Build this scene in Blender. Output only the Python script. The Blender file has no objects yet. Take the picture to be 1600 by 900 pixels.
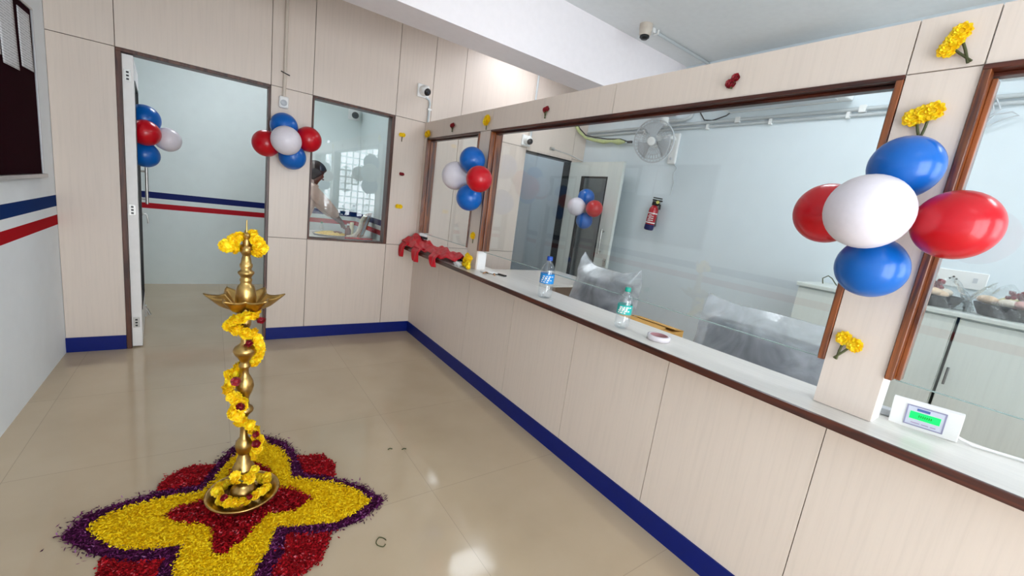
import bpy, bmesh, math, random
import numpy as np
from mathutils import Vector, Matrix, Euler
random.seed(7); rng = np.random.default_rng(11)
PI = math.pi
scene = bpy.context.scene
COL = scene.collection
ORG = {}

# ------------------------------------------------------------------ materials
def new_mat(name):
    m = bpy.data.materials.new(name); m.use_nodes = True
    nt = m.node_tree
    return m, nt, nt.nodes['Principled BSDF'], nt.nodes['Material Output']
def lin(c):
    return tuple(((x/255)/12.92 if x/255 <= .04045 else ((x/255+.055)/1.055)**2.4) for x in c) + (1,)
def setp(b, **k):
    names = dict(rough='Roughness', metal='Metallic', coat='Coat Weight', coatr='Coat Roughness', spec='Specular IOR Level', sub='Subsurface Weight', ior='IOR', emit='Emission Strength', alpha='Alpha', sheen='Sheen Weight')
    for q, v in k.items(): b.inputs[names[q]].default_value = v
def node(nt, t, **k):
    n = nt.nodes.new(t)
    for a, v in k.items(): setattr(n, a, v)
    return n
def coords(nt, scale=(1,1,1), rot=(0,0,0), kind='Object'):
    tc = node(nt, 'ShaderNodeTexCoord'); mp = node(nt, 'ShaderNodeMapping')
    mp.inputs['Scale'].default_value = scale; mp.inputs['Rotation'].default_value = rot
    nt.links.new(tc.outputs[kind], mp.inputs['Vector'])
    return mp.outputs['Vector']
def ramp(nt, stops, interp='LINEAR'):
    r = node(nt, 'ShaderNodeValToRGB'); r.color_ramp.interpolation = interp
    e = r.color_ramp.elements
    while len(e) < len(stops): e.new(.5)
    for el, (p, c) in zip(e, stops): el.position = p; el.color = c
    return r
def bump(nt, b, fac, strength=.1, dist=.002):
    bn = node(nt, 'ShaderNodeBump'); bn.inputs['Strength'].default_value = strength; bn.inputs['Distance'].default_value = dist
    nt.links.new(fac, bn.inputs['Height']); nt.links.new(bn.outputs['Normal'], b.inputs['Normal'])
def mat(name, rgb, noise=0.0, nscale=(20,20,20), bmp=0.0, **k):
    """plain principled colour with a procedural variation of it"""
    m, nt, b, o = new_mat(name); setp(b, **k)
    c = lin(rgb); v = coords(nt, nscale)
    n = node(nt, 'ShaderNodeTexNoise'); n.inputs['Scale'].default_value = 1; n.inputs['Detail'].default_value = 4
    nt.links.new(v, n.inputs['Vector'])
    lo = tuple(x*(1-noise) for x in c[:3])+(1,); hi = tuple(min(1, x*(1+noise)) for x in c[:3])+(1,)
    r = ramp(nt, [(.3, lo), (.7, hi)]); nt.links.new(n.outputs['Fac'], r.inputs['Fac'])
    nt.links.new(r.outputs['Color'], b.inputs['Base Color'])
    if bmp: bump(nt, b, n.outputs['Fac'], bmp)
    return m
def island_mat(name, stops, **k):
    """each loose petal takes its own tone"""
    m, nt, b, o = new_mat(name); setp(b, **k)
    g = node(nt, 'ShaderNodeNewGeometry'); r = ramp(nt, [(p, lin(c)) for p, c in stops])
    nt.links.new(g.outputs['Random Per Island'], r.inputs['Fac']); nt.links.new(r.outputs['Color'], b.inputs['Base Color'])
    return m
def wood(name, dark, light, scale, **k):
    m, nt, b, o = new_mat(name); setp(b, **k)
    v = coords(nt, scale); n = node(nt, 'ShaderNodeTexNoise'); n.inputs['Scale'].default_value = 1; n.inputs['Detail'].default_value = 6; n.inputs['Distortion'].default_value = .6
    nt.links.new(v, n.inputs['Vector']); r = ramp(nt, [(.36, lin(dark)), (.66, lin(light))])
    nt.links.new(n.outputs['Fac'], r.inputs['Fac']); nt.links.new(r.outputs['Color'], b.inputs['Base Color'])
    bump(nt, b, n.outputs['Fac'], .06)
    return m
def glassy(name, tint=(.97,.99,.98), f0=.05, rough=0.0, gcol=(1,1,1), haze=0.0, hazec=(.9,.93,.95), crinkle=0, hscale=14, hlow=.35):
    """thin sheet: lets light straight through, mirrors more at grazing angles"""
    m, nt, b, o = new_mat(name); nt.nodes.remove(b)
    t = node(nt, 'ShaderNodeBsdfTransparent'); t.inputs['Color'].default_value = tint+(1,)
    g = node(nt, 'ShaderNodeBsdfAnisotropic' if False else 'ShaderNodeBsdfGlossy'); g.inputs['Roughness'].default_value = rough; g.inputs['Color'].default_value = gcol+(1,)
    lw = node(nt, 'ShaderNodeLayerWeight'); lw.inputs['Blend'].default_value = .5
    p = node(nt, 'ShaderNodeMath', operation='POWER'); p.inputs[1].default_value = 5
    q = node(nt, 'ShaderNodeMath', operation='MULTIPLY_ADD'); q.inputs[1].default_value = 1-f0; q.inputs[2].default_value = f0
    nt.links.new(lw.outputs['Facing'], p.inputs[0]); nt.links.new(p.outputs[0], q.inputs[0])
    mx = node(nt, 'ShaderNodeMixShader'); nt.links.new(q.outputs[0], mx.inputs[0])
    nt.links.new(g.outputs[0], mx.inputs[2])
    base = t.outputs[0]
    if haze:
        d = node(nt, 'ShaderNodeBsdfDiffuse'); d.inputs['Color'].default_value = hazec+(1,)
        tr = node(nt, 'ShaderNodeBsdfTranslucent'); tr.inputs['Color'].default_value = hazec+(1,)
        ad = node(nt, 'ShaderNodeMixShader'); ad.inputs[0].default_value = .4; nt.links.new(d.outputs[0], ad.inputs[1]); nt.links.new(tr.outputs[0], ad.inputs[2])
        m2 = node(nt, 'ShaderNodeMixShader'); nt.links.new(t.outputs[0], m2.inputs[1]); nt.links.new(ad.outputs[0], m2.inputs[2])
        v = coords(nt, (hscale,)*3); n = node(nt, 'ShaderNodeTexNoise'); n.inputs['Scale'].default_value = 1; n.inputs['Detail'].default_value = 5; n.inputs['Distortion'].default_value = 1.5
        nt.links.new(v, n.inputs['Vector']); rr = ramp(nt, [(.35, (haze*hlow,)*3+(1,)), (.7, (haze,)*3+(1,))]); nt.links.new(n.outputs['Fac'], rr.inputs['Fac'])
        nt.links.new(rr.outputs['Color'], m2.inputs[0]); base = m2.outputs[0]
        if crinkle:
            bn = node(nt, 'ShaderNodeBump'); bn.inputs['Strength'].default_value = crinkle; bn.inputs['Distance'].default_value = .02
            nt.links.new(n.outputs['Fac'], bn.inputs['Height'])
            nt.links.new(bn.outputs['Normal'], g.inputs['Normal']); nt.links.new(bn.outputs['Normal'], d.inputs['Normal'])
    nt.links.new(base, mx.inputs[1]); nt.links.new(mx.outputs[0], o.inputs['Surface'])
    return m
def emissive(name, rgb, strength):
    m, nt, b, o = new_mat(name); b.inputs['Base Color'].default_value = lin(rgb)
    b.inputs['Emission Color'].default_value = lin(rgb); setp(b, emit=strength, rough=.5)
    return m
def zbands(name, base, bands, **k):
    """painted wall: horizontal stripes at their own heights"""
    m, nt, b, o = new_mat(name); setp(b, **k)
    tc = node(nt, 'ShaderNodeTexCoord'); sx = node(nt, 'ShaderNodeSeparateXYZ'); nt.links.new(tc.outputs['Object'], sx.inputs[0])
    n = node(nt, 'ShaderNodeTexNoise'); n.inputs['Scale'].default_value = 9; n.inputs['Detail'].default_value = 5; nt.links.new(tc.outputs['Object'], n.inputs['Vector'])
    c = lin(base); r = ramp(nt, [(.3, tuple(x*.97 for x in c[:3])+(1,)), (.7, c)]); nt.links.new(n.outputs['Fac'], r.inputs['Fac'])
    bump(nt, b, n.outputs['Fac'], .05)
    cur = r.outputs['Color']
    for z0, z1, rgb in bands:
        a = node(nt, 'ShaderNodeMath', operation='GREATER_THAN'); a.inputs[1].default_value = z0; nt.links.new(sx.outputs['Z'], a.inputs[0])
        e = node(nt, 'ShaderNodeMath', operation='LESS_THAN'); e.inputs[1].default_value = z1; nt.links.new(sx.outputs['Z'], e.inputs[0])
        f = node(nt, 'ShaderNodeMath', operation='MULTIPLY'); nt.links.new(a.outputs[0], f.inputs[0]); nt.links.new(e.outputs[0], f.inputs[1])
        x = node(nt, 'ShaderNodeMix', data_type='RGBA'); nt.links.new(f.outputs[0], x.inputs[0]); nt.links.new(cur, x.inputs[6]); x.inputs[7].default_value = lin(rgb)
        cur = x.outputs[2]
    nt.links.new(cur, b.inputs['Base Color'])
    return m
def laminate(name, rgb, scale, var=.05, **k):
    m, nt, b, o = new_mat(name); setp(b, **k)
    v = coords(nt, scale); n = node(nt, 'ShaderNodeTexNoise'); n.inputs['Scale'].default_value = 1; n.inputs['Detail'].default_value = 7; n.inputs['Roughness'].default_value = .65
    nt.links.new(v, n.inputs['Vector']); c = lin(rgb)
    r = ramp(nt, [(.34, tuple(x*(1-2*var) for x in c[:3])+(1,)), (.5, c), (.68, tuple(min(1, x*(1+var)) for x in c[:3])+(1,))])
    nt.links.new(n.outputs['Fac'], r.inputs['Fac']); nt.links.new(r.outputs['Color'], b.inputs['Base Color'])
    bump(nt, b, n.outputs['Fac'], .02)
    return m

M = {}
M['lam'] = laminate('white_wood_laminate', (222,208,196), (60,60,2.2), .022, rough=.33, spec=.4)
M['lam_h'] = laminate('white_wood_laminate_flat', (221,218,211), (60,2.2,60), .035, rough=.3, spec=.4)
M['lam_c'] = laminate('cabinet_laminate', (214,219,213), (50,50,2), .025, rough=.35, spec=.4)
M['core'] = mat('panel_core', (92,74,62), .1, rough=.8)
M['white_side'] = mat('white_edge_band', (240,238,236), .02, rough=.4)
M['ply'] = mat('plywood_edge', (150,110,80), .1, rough=.7)
M['wall_left'] = zbands('painted_wall_striped', (236,242,246), [(1.024,1.0966,(0,44,104)), (.9027,.9683,(172,0,20))], rough=.75, spec=.06)
M['wall_back_room'] = zbands('painted_wall_striped_inner', (222,232,230), [(.985,1.055,(2,22,92)), (.870,.930,(176,6,28))], rough=.6, spec=.25)
M['wall_white'] = zbands('painted_wall_white', (222,232,237), [], rough=.55)
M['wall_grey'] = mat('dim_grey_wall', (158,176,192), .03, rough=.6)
M['ceil'] = mat('ceiling_paint', (226,228,228), .02, rough=.8)
M['beam'] = mat('beam_paint', (244,238,240), .015, rough=.7)
M['blue_base'] = mat('blue_skirting', (0,24,108), .05, rough=.4, spec=.3)
M['wood'] = wood('polished_brown_wood', (62,20,8), (152,82,30), (45,45,3), rough=.28, coat=.5, coatr=.15)
M['wood_h'] = wood('polished_brown_wood_run', (40,12,7), (88,36,17), (45,3,45), rough=.32, coat=.2, coatr=.2)
M['frame_dark'] = wood('dark_frame_wood', (58,28,20), (98,58,42), (40,40,4), rough=.35)
M['glass'] = glassy('clear_glass', (.972,.992,.99), .04)
M['black'] = mat('black_plastic', (16,16,18), .1, rough=.35)
M['black_bead'] = mat('black_bead', (20,20,20), .1, rough=.4)
M['steel'] = mat('brushed_steel', (186,184,180), .08, (200,4,200), rough=.28, metal=1.0)
M['alu'] = mat('aluminium', (190,190,192), .05, rough=.35, metal=.9)
M['white_pl'] = mat('white_plastic', (236,236,234), .02, rough=.35)
M['grey_pl'] = mat('grey_plastic', (196,200,204), .03, rough=.45)
M['pvc'] = mat('white_pvc_pipe', (192,198,200), .03, rough=.4)
M['pvc_beige'] = mat('beige_pvc_pipe', (206,194,180), .03, rough=.4)
def balloon_mat(name, rgb, coat=.25):
    m = mat(name, rgb, .02, (6,6,6), rough=.3, coat=coat, coatr=.06, sub=0.05, spec=.35)
    b = m.node_tree.nodes['Principled BSDF']; b.inputs['Subsurface Radius'].default_value = (.02,.02,.02)
    return m
M['b_blue'] = balloon_mat('blue_latex', (0,96,184)); M['b_red'] = balloon_mat('red_latex', (192,0,24)); M['b_white'] = balloon_mat('white_latex', (226,220,228))
M['brass'] = mat('aged_brass', (192,158,96), .25, (30,30,30), bmp=.03, rough=.3, metal=1.0)
M['mari'] = island_mat('marigold_petals', [(0,(252,196,0)), (.5,(255,218,0)), (1,(255,234,40))], rough=.6, sub=.1)
M['rose'] = island_mat('red_rose_petals', [(0,(96,2,16)), (1,(160,8,30))], rough=.55)
M['stem'] = mat('green_stem', (70,74,40), .2, rough=.7)
M['rg_y'] = island_mat('yellow_loose_petals', [(0,(204,150,0)), (.35,(244,198,4)), (1,(255,224,40))], rough=.9, spec=.1)
M['rg_p'] = island_mat('purple_loose_petals', [(0,(40,6,34)), (.62,(78,20,64)), (.93,(120,46,106)), (1,(176,116,170))], rough=.9, spec=.12)
M['rg_r'] = island_mat('red_loose_petals', [(0,(96,0,8)), (.6,(150,4,16)), (.94,(186,20,34)), (1,(214,110,120))], rough=.8, spec=.15)
M['plastic_bag'] = glassy('clear_plastic_cover', (.95,.96,.97), .07, .16, haze=.78, hazec=(.80,.84,.89), crinkle=.3, hscale=4.2, hlow=.42)
M['cello'] = glassy('cellophane_wrap', (.93,.95,.95), .07, .12, haze=.05, crinkle=1.0)
M['mesh_grey'] = laminate('grey_mesh_fabric', (78,84,98), (4,4,160), .12, rough=.7)
M['pet'] = glassy('clear_bottle_plastic', (.95,.97,.98), .10, .05, haze=.08, hazec=(.85,.9,.95))
M['felt'] = mat('maroon_felt', (34,2,11), .12, (90,90,90), rough=.95, spec=.05)
M['red_cloth'] = mat('red_satin_cloth', (200,8,34), .2, (9,9,9), rough=.42)
M['cardboard'] = mat('brown_cardboard', (206,158,84), .06, rough=.8)
M['skin'] = mat('skin', (112,66,52), .05, rough=.5, sub=.1)
M['hair'] = mat('dark_hair', (26,24,28), .2, (80,80,80), rough=.6)
M['shirt'] = mat('peach_shirt', (232,200,184), .10, (16,16,7), bmp=.5, rough=.8)
M['trouser'] = mat('grey_trousers', (70,72,80), .08, rough=.8)
def tile_mat():
    m, nt, b, o = new_mat('vitrified_floor_tile'); setp(b, rough=.09, spec=.55)
    v = coords(nt, (1,1,1)); br = node(nt, 'ShaderNodeTexBrick', offset=0.0, squash=1.0)
    br.inputs['Scale'].default_value = 1; br.inputs['Brick Width'].default_value = .8; br.inputs['Row Height'].default_value = .8
    br.inputs['Mortar Size'].default_value = .0016; br.inputs['Mortar Smooth'].default_value = .3; br.inputs['Bias'].default_value = 0
    br.inputs['Color1'].default_value = lin((198,180,154)); br.inputs['Color2'].default_value = lin((195,177,151)); br.inputs['Mortar'].default_value = lin((176,160,138))
    nt.links.new(v, br.inputs['Vector'])
    n = node(nt, 'ShaderNodeTexNoise'); n.inputs['Scale'].default_value = 2.2; n.inputs['Detail'].default_value = 6; nt.links.new(v, n.inputs['Vector'])
    r = ramp(nt, [(.3,(.9,.88,.85,1)), (.7,(1,1,1,1))]); nt.links.new(n.outputs['Fac'], r.inputs['Fac'])
    x = node(nt, 'ShaderNodeMix', data_type='RGBA', blend_type='MULTIPLY'); x.inputs[0].default_value = 1
    nt.links.new(br.outputs['Color'], x.inputs[6]); nt.links.new(r.outputs['Color'], x.inputs[7]); nt.links.new(x.outputs[2], b.inputs['Base Color'])
    n2 = node(nt, 'ShaderNodeTexNoise'); n2.inputs['Scale'].default_value = 5; n2.inputs['Detail'].default_value = 5; nt.links.new(v, n2.inputs['Vector'])
    r2 = ramp(nt, [(.3,(.05,)*3+(1,)), (.75,(.16,)*3+(1,))]); nt.links.new(n2.outputs['Fac'], r2.inputs['Fac']); nt.links.new(r2.outputs['Color'], b.inputs['Roughness'])
    return m
M['tile'] = tile_mat()
def paper_mat():
    m, nt, b, o = new_mat('printed_notice_paper'); setp(b, rough=.8)
    v = coords(nt, (1,1,1)); br = node(nt, 'ShaderNodeTexBrick', offset=.37, squash=1.0)
    br.inputs['Scale'].default_value = 1; br.inputs['Brick Width'].default_value = .085; br.inputs['Row Height'].default_value = .013
    br.inputs['Mortar Size'].default_value = .0042; br.inputs['Color1'].default_value = lin((170,172,178)); br.inputs['Color2'].default_value = lin((196,198,202)); br.inputs['Mortar'].default_value = lin((226,228,232))
    sw = node(nt, 'ShaderNodeMapping'); sw.inputs['Rotation'].default_value = (0, -PI/2, -PI/2)
    cx = node(nt, 'ShaderNodeSeparateXYZ'); cm = node(nt, 'ShaderNodeCombineXYZ')
    nt.links.new(v, cx.inputs[0]); nt.links.new(cx.outputs['Y'], cm.inputs['X']); nt.links.new(cx.outputs['Z'], cm.inputs['Y'])
    nt.links.new(cm.outputs[0], br.inputs['Vector']); nt.links.new(br.outputs['Color'], b.inputs['Base Color'])
    return m
M['paper'] = paper_mat()

# ------------------------------------------------------------------ mesh helpers
class MB:
    def __init__(s): s.v = []; s.f = []; s.sm = []
    def add(s, vs, fs, smooth=False):
        o = len(s.v); s.v += [tuple(map(float, p)) for p in vs]; s.f += [tuple(o+i for i in f) for f in fs]; s.sm += [smooth]*len(fs); return s
    def box(s, a, b):
        x0,x1 = sorted((a[0],b[0])); y0,y1 = sorted((a[1],b[1])); z0,z1 = sorted((a[2],b[2]))
        return s.add([(x0,y0,z0),(x1,y0,z0),(x1,y1,z0),(x0,y1,z0),(x0,y0,z1),(x1,y0,z1),(x1,y1,z1),(x0,y1,z1)],
                     [(3,2,1,0),(4,5,6,7),(0,1,5,4),(1,2,6,5),(2,3,7,6),(3,0,4,7)])
    def obox(s, c, h, R):
        R = R if isinstance(R, Matrix) else Euler(R).to_matrix(); c = Vector(c)
        P = [c + R @ Vector((sx*h[0], sy*h[1], sz*h[2])) for sz in (-1,1) for sx, sy in ((-1,-1),(1,-1),(1,1),(-1,1))]
        return s.add(P, [(3,2,1,0),(4,5,6,7),(0,1,5,4),(1,2,6,5),(2,3,7,6),(3,0,4,7)])
    def tube(s, pts, r, n=10, caps=True, closed=False):
        P = [Vector(p) for p in pts]; rs = r if isinstance(r, (list, tuple)) else [r]*len(P)
        up = None; vs = []; m = len(P)
        for i, p in enumerate(P):
            a = P[(i-1) % m] if (closed or i > 0) else p; b = P[(i+1) % m] if (closed or i < m-1) else p
            t = (b-a).normalized() if (b-a).length > 1e-9 else Vector((0,0,1))
            if up is None: up = t.orthogonal().normalized()
            up = (up - t*up.dot(t)); up = up.normalized() if up.length > 1e-6 else t.orthogonal().normalized()
            w = t.cross(up)
            for k in range(n):
                q = 2*PI*k/n; vs.append(p + (up*math.cos(q) + w*math.sin(q))*rs[i])
        fs = []
        for i in range(m if closed else m-1):
            j = (i+1) % m
            for k in range(n): fs.append((i*n+k, i*n+(k+1)%n, j*n+(k+1)%n, j*n+k))
        s.add(vs, fs, True)
        if caps and not closed: s.add(vs[:n], [tuple(reversed(range(n)))]); s.add(vs[-n:], [tuple(range(n))])
        return s
    def lathe(s, prof, c=(0,0,0), n=32, R=None, smooth=True, caps=True):
        vs = []; c = Vector(c)
        for r, z in prof:
            for k in range(n):
                q = 2*PI*k/n; p = Vector((r*math.cos(q), r*math.sin(q), z)); vs.append(c + (R @ p if R is not None else p))
        fs = [(i*n+k, i*n+(k+1)%n, (i+1)*n+(k+1)%n, (i+1)*n+k) for i in range(len(prof)-1) for k in range(n)]
        s.add(vs, fs, smooth)
        if caps:
            if prof[0][0] > 1e-4: s.add(vs[:n], [tuple(reversed(range(n)))])
            if prof[-1][0] > 1e-4: s.add(vs[-n:], [tuple(range(n))])
        return s
    def ell(s, c, rad, R=None, n=20, m=12):
        prof = [(math.sin(PI*i/m), -math.cos(PI*i/m)) for i in range(m+1)]; vs = []; c = Vector(c)
        for r, z in prof:
            for k in range(n):
                q = 2*PI*k/n; p = Vector((r*math.cos(q)*rad[0], r*math.sin(q)*rad[1], z*rad[2])); vs.append(c + (R @ p if R is not None else p))
        return s.add(vs, [(i*n+k, i*n+(k+1)%n, (i+1)*n+(k+1)%n, (i+1)*n+k) for i in range(m) for k in range(n)], True)
    def prism(s, pts, a, b, axis='z'):
        f = {'z': lambda p, h: (p[0],p[1],h), 'y': lambda p, h: (p[0],h,p[1]), 'x': lambda p, h: (h,p[0],p[1])}[axis]
        n = len(pts); vs = [f(p,a) for p in pts] + [f(p,b) for p in pts]
        return s.add(vs, [tuple(reversed(range(n))), tuple(range(n,2*n))] + [(i,(i+1)%n,n+(i+1)%n,n+i) for i in range(n)])
    def grid(s, fn, nu, nv, smooth=True):
        vs = [fn(i/nu, j/nv) for j in range(nv+1) for i in range(nu+1)]
        return s.add(vs, [(j*(nu+1)+i, j*(nu+1)+i+1, (j+1)*(nu+1)+i+1, (j+1)*(nu+1)+i) for j in range(nv) for i in range(nu)], smooth)
    def build(s, name, m, parent=None, bevel=0, solid=0, subd=0, fix=True):
        o0 = Vector(ORG.get(parent, (0,0,0))) if parent else Vector((0,0,0))
        me = bpy.data.meshes.new(name); me.from_pydata([tuple(Vector(v)-o0) for v in s.v], [], s.f)
        me.polygons.foreach_set('use_smooth', s.sm)
        if fix:
            bm = bmesh.new(); bm.from_mesh(me); bmesh.ops.recalc_face_normals(bm, faces=bm.faces); bm.to_mesh(me); bm.free()
        me.materials.append(m); me.update()
        o = bpy.data.objects.new(name, me); COL.objects.link(o)
        if parent: o.parent = parent; ORG[o] = tuple(o0)
        else: ORG[o] = (0,0,0)
        if solid: md = o.modifiers.new('thick','SOLIDIFY'); md.thickness = solid; md.offset = 0
        if bevel: md = o.modifiers.new('bevel','BEVEL'); md.width = bevel; md.segments = 2; md.limit_method = 'ANGLE'; md.angle_limit = .6
        if subd: md = o.modifiers.new('sub','SUBSURF'); md.levels = subd; md.render_levels = subd
        return o
def tag(o, label, cat, group=None, kind=None):
    o['label'] = label; o['category'] = cat
    if group: o['group'] = group
    if kind: o['kind'] = kind
    return o
def thing(name, loc, label, cat, group=None):
    o = bpy.data.objects.new(name, None); COL.objects.link(o); o.location = loc; ORG[o] = tuple(loc); o.empty_display_size = .05
    return tag(o, label, cat, group)
def struct(o, label, cat):
    o['kind'] = 'structure'; o['label'] = label; o['category'] = cat; return o
def sroot(name, label, cat):
    o = bpy.data.objects.new(name, None); COL.objects.link(o); ORG[o] = (0,0,0); return struct(o, label, cat)
def dup(root, loc, rot=None, label=None, group=None, scale=None):
    r = root.copy(); COL.objects.link(r); r.location = loc; ORG[r] = tuple(loc)
    if rot is not None: r.rotation_euler = rot
    if scale: r.scale = (scale,)*3
    if label: r['label'] = label
    if group: r['group'] = group
    for ch in list(root.children):
        c = ch.copy(); COL.objects.link(c); c.parent = r
        for g in list(ch.children):
            d = g.copy(); COL.objects.link(d); d.parent = c
    return r
# ------------------------------------------------------------------ room shell
W, R, ZC, YF, YB = -2.511, 2.14, 3.0, -6.2, 2.2
struct(MB().box((W-.1,YF-.1,-.06),(R+.1,YB+.1,0)).build('floor', M['tile']), 'glossy beige tiled floor', 'floor')
struct(MB().box((W-.1,YF-.1,ZC),(R+.1,YB+.1,ZC+.1)).build('ceiling', M['ceil']), 'flat white painted ceiling', 'ceiling')
struct(MB().box((W,-1.247,2.535),(R,-.945,ZC)).build('ceiling_beam', M['beam']), 'white boxed beam crossing the ceiling before the panelled wall', 'beam')
struct(MB().box((W-.1,YF-.1,0),(W,YB+.1,ZC)).build('wall_left', M['wall_left']), 'white wall on the left with a blue stripe above a red stripe', 'wall')
struct(MB().box((R,YF-.1,0),(R+.1,YB+.1,ZC)).build('wall_right', M['wall_white']), 'white end wall inside the teller enclosure', 'wall')
struct(MB().box((W,YB,0),(R,YB+.1,ZC)).build('wall_rear_room', M['wall_back_room']), 'striped rear wall of the room beyond the open doorway', 'wall')
struct(MB().box((0.0,.1,0),(.1,YB,ZC)).build('wall_rear_divider', M['wall_back_room']), 'striped side wall of the room behind the viewing window', 'wall')
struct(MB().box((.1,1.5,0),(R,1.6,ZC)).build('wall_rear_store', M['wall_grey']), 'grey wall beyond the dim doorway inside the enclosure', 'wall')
def panels(rects, mk, inset=.0022):
    pan, core = MB(), MB()
    for a0,a1,z0,z1 in rects:
        i = inset; pan.box(mk(a0+i,z0+i,0), mk(a1-i,z1-i,1)); core.box(mk(a0,z0,1), mk(a1,z1,2))
    return pan, core
DL, DR, DT = -2.193, -1.297, 2.1
WL, WR, WB = -.996, -.295, .905
D2L, D2R, D2T = 1.236, 1.945, 2.075
rects = [(W,DL,0,DT),(W,DL,DT,ZC),(DL,DR,DT,ZC),(DR,WL,0,WB),(DR,WL,WB,DT),(DR,WL,DT,ZC),(WL,WR,0,WB),(WL,WR,DT,ZC),
  (WR,.048,0,WB),(WR,.048,WB,DT),(WR,.048,DT,ZC),(.048,.372,0,WB),(.048,.372,WB,DT),(.048,.372,DT,ZC),(.372,D2L,0,WB),(.372,D2L,WB,DT),(.372,D2L,DT,ZC),
  (D2L,D2R,D2T,ZC),(D2R,R,0,DT),(D2R,R,DT,ZC)]
dy = {0:0.0, 1:.012, 2:.1}
pan, core = panels(rects, lambda a,z,k: (a,dy[k],z))
wb = struct(pan.build('wall_back', M['lam']), 'panelled back wall in pale wood laminate', 'wall'); core.build('panel_backing', M['core'], wb)
# counter wall
ys = [0,-.581,-1.181,-1.795,-2.412,-3.012,-3.623,-4.23,-4.84,-5.45,YF]
rects = [(ys[i+1],ys[i],0,.876) for i in range(len(ys)-1)]
PA, PB, PC, PD = -1.076, -1.2375, -3.563, -3.7235
ZH, ZP, Z1 = 1.951, 2.103, .901
dx = {0:0.0, 1:.012, 2:.088}
for a,b in ((0,PA),(PA,PB),(PB,-2.406),(-2.406,PC),(PC,PD),(PD,-4.9),(-4.9,YF)): rects.append((b,a,ZH,ZP))
rects += [(-.083,0,Z1,ZH),(PB,PA,Z1,ZH),(PD,PC,Z1,ZH),(-5.5,-5.2,Z1,ZH),(YF,-5.5,Z1,ZH)]
pan, core = panels(rects, lambda a,z,k: (dx[k],a,z), .0018)
wp = struct(pan.build('wall_partition', M['lam']), 'pale laminate counter partition with glazed openings', 'wall')
core.build('panel_backing', M['white_side'], wp)
# skirtings
struct(MB().box((W,-.009,0),(DL-.002,0,.1063)).build('baseboard_back_left', M['blue_base']), 'short blue skirting left of the doorway', 'skirting')
struct(MB().box((DR+.002,-.009,0),(0,0,.1063)).build('baseboard_back', M['blue_base']), 'blue skirting under the viewing window', 'skirting')
struct(MB().box((-.009,YF,0),(0,-.009,.1063)).build('baseboard_counter', M['blue_base']), 'long blue skirting along the counter front', 'skirting')
# counter ledge
ct = thing('counter_ledge', (0,-3,.875), 'long pale counter ledge with dark wood edge along the partition', 'counter')
MB().box((-.124,YF,.877),(.19,0,Z1)).build('ledge_top', M['lam_h'], ct)
MB().box((-.138,YF,.873),(-.124,0,.9025)).build('wood_edge', M['wood_h'], ct, bevel=.003)
# partition glazing
def glazed(n, y1, y0, label):
    w = sroot('window_%d' % n, label, 'window')
    fr = MB()
    fr.box((-.007,y0,ZH-.014),(.095,y1,ZH)).box((.03,y0+.012,ZH-.025),(.062,y1-.012,ZH-.014))
    fr.build('head_frame', M['wood_h'], w, bevel=.002)
    for a, sg in ((y0,1),(y1,-1)):
        MB().box((-.007,a,1.05),(.095,a+sg*.018,ZH-.014)).box((.03,a+sg*.018,1.05),(.07,a+sg*.03,ZH-.03)).build('jamb_frame', M['wood'], w, bevel=.002)
    MB().box((.047,y0+.018,1.045),(.053,y1-.018,ZH-.02)).build('glass_pane', M['glass'], w)
    MB().box((.0465,y0+.018,1.0435),(.0535,y1-.018,1.0465)).build('glass_edge', mat('polished_glass_edge',(150,170,165),.05,rough=.25), w)
    return w
glazed(2, -.083, PA, 'small glazed opening beside the panelled back wall')
glazed(3, PB, PC, 'wide glazed teller opening above the counter')
glazed(4, PD, -5.2, 'glazed teller opening beside the large balloon cluster')
# viewing window in back wall
w1 = sroot('window_1', 'dark framed viewing window into the rear room', 'window')
f = MB(); t = .02
f.box((WL,-.006,DT-t),(WR,.1,DT)).box((WL,-.006,WB),(WR,.1,WB+.014)).box((WL,-.006,WB+.014),(WL+.014,.1,DT-t)).box((WR-.03,-.006,WB+.014),(WR,.1,DT-t))
f.build('window_frame', M['frame_dark'], w1, bevel=.002)
MB().box((WL+.014,.055,WB+.014),(WR-.03,.061,DT-t)).build('glass_pane', M['glass'], w1)
# doorway 1 with leaf swung into rear room
d1 = sroot('door_1', 'white door swung open into the rear room', 'door')
f = MB(); f.box((DL,-.006,DT-.022),(DR,.1,DT)).box((DL,-.006,0),(DL+.028,.1,DT-.022)).box((DR-.018,-.006,0),(DR,.1,DT-.022)); f.build('door_frame', M['frame_dark'], d1, bevel=.002)
_build = MB.build
def swung(s, *a, **k):
    s.v = [(x-.075*(y-.012), y, z) for x,y,z in s.v]; return _build(s, *a, **k)
X0, X1 = DL+.03, DL+.087
lf = MB(); y0, y1 = .012, .86
lf.box((X0,y0,.012),(X1,y0+.13,2.07)).box((X0,y1-.12,.012),(X1,y1,2.07)).box((X0,y0+.13,1.93),(X1,y1-.12,2.07)).box((X0,y0+.13,.012),(X1,y1-.12,.26))
MB.build = swung
leaf = lf.build('door_leaf', M['white_side'], d1)
b = MB()
for a in (y0+.13, y1-.145): b.box((X0-.003,a,.26),(X1+.003,a+.025,1.93))
for z in (.26, 1.905): b.box((X0-.003,y0+.13,z),(X1+.003,y1-.12,z+.025))
b.build('glazing_bead', M['black_bead'], leaf)
MB().box((X0+.025,y0+.15,.28),(X0+.031,y1-.14,1.91)).build('door_glass', M['glass'], leaf)
for z in (.16,1.0,1.90):
    h = MB().box((X0+.008,.0085,z),(X0+.044,.0125,z+.075)); h.build('hinge', M['steel'], d1)
    s = MB()
    for k in range(3): s.obox((X0+.026,.008,z+.015+.022*k),(.007,.0015,.006),(0,0,0))
    s.build('hinge_screws', M['black'], d1)
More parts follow.
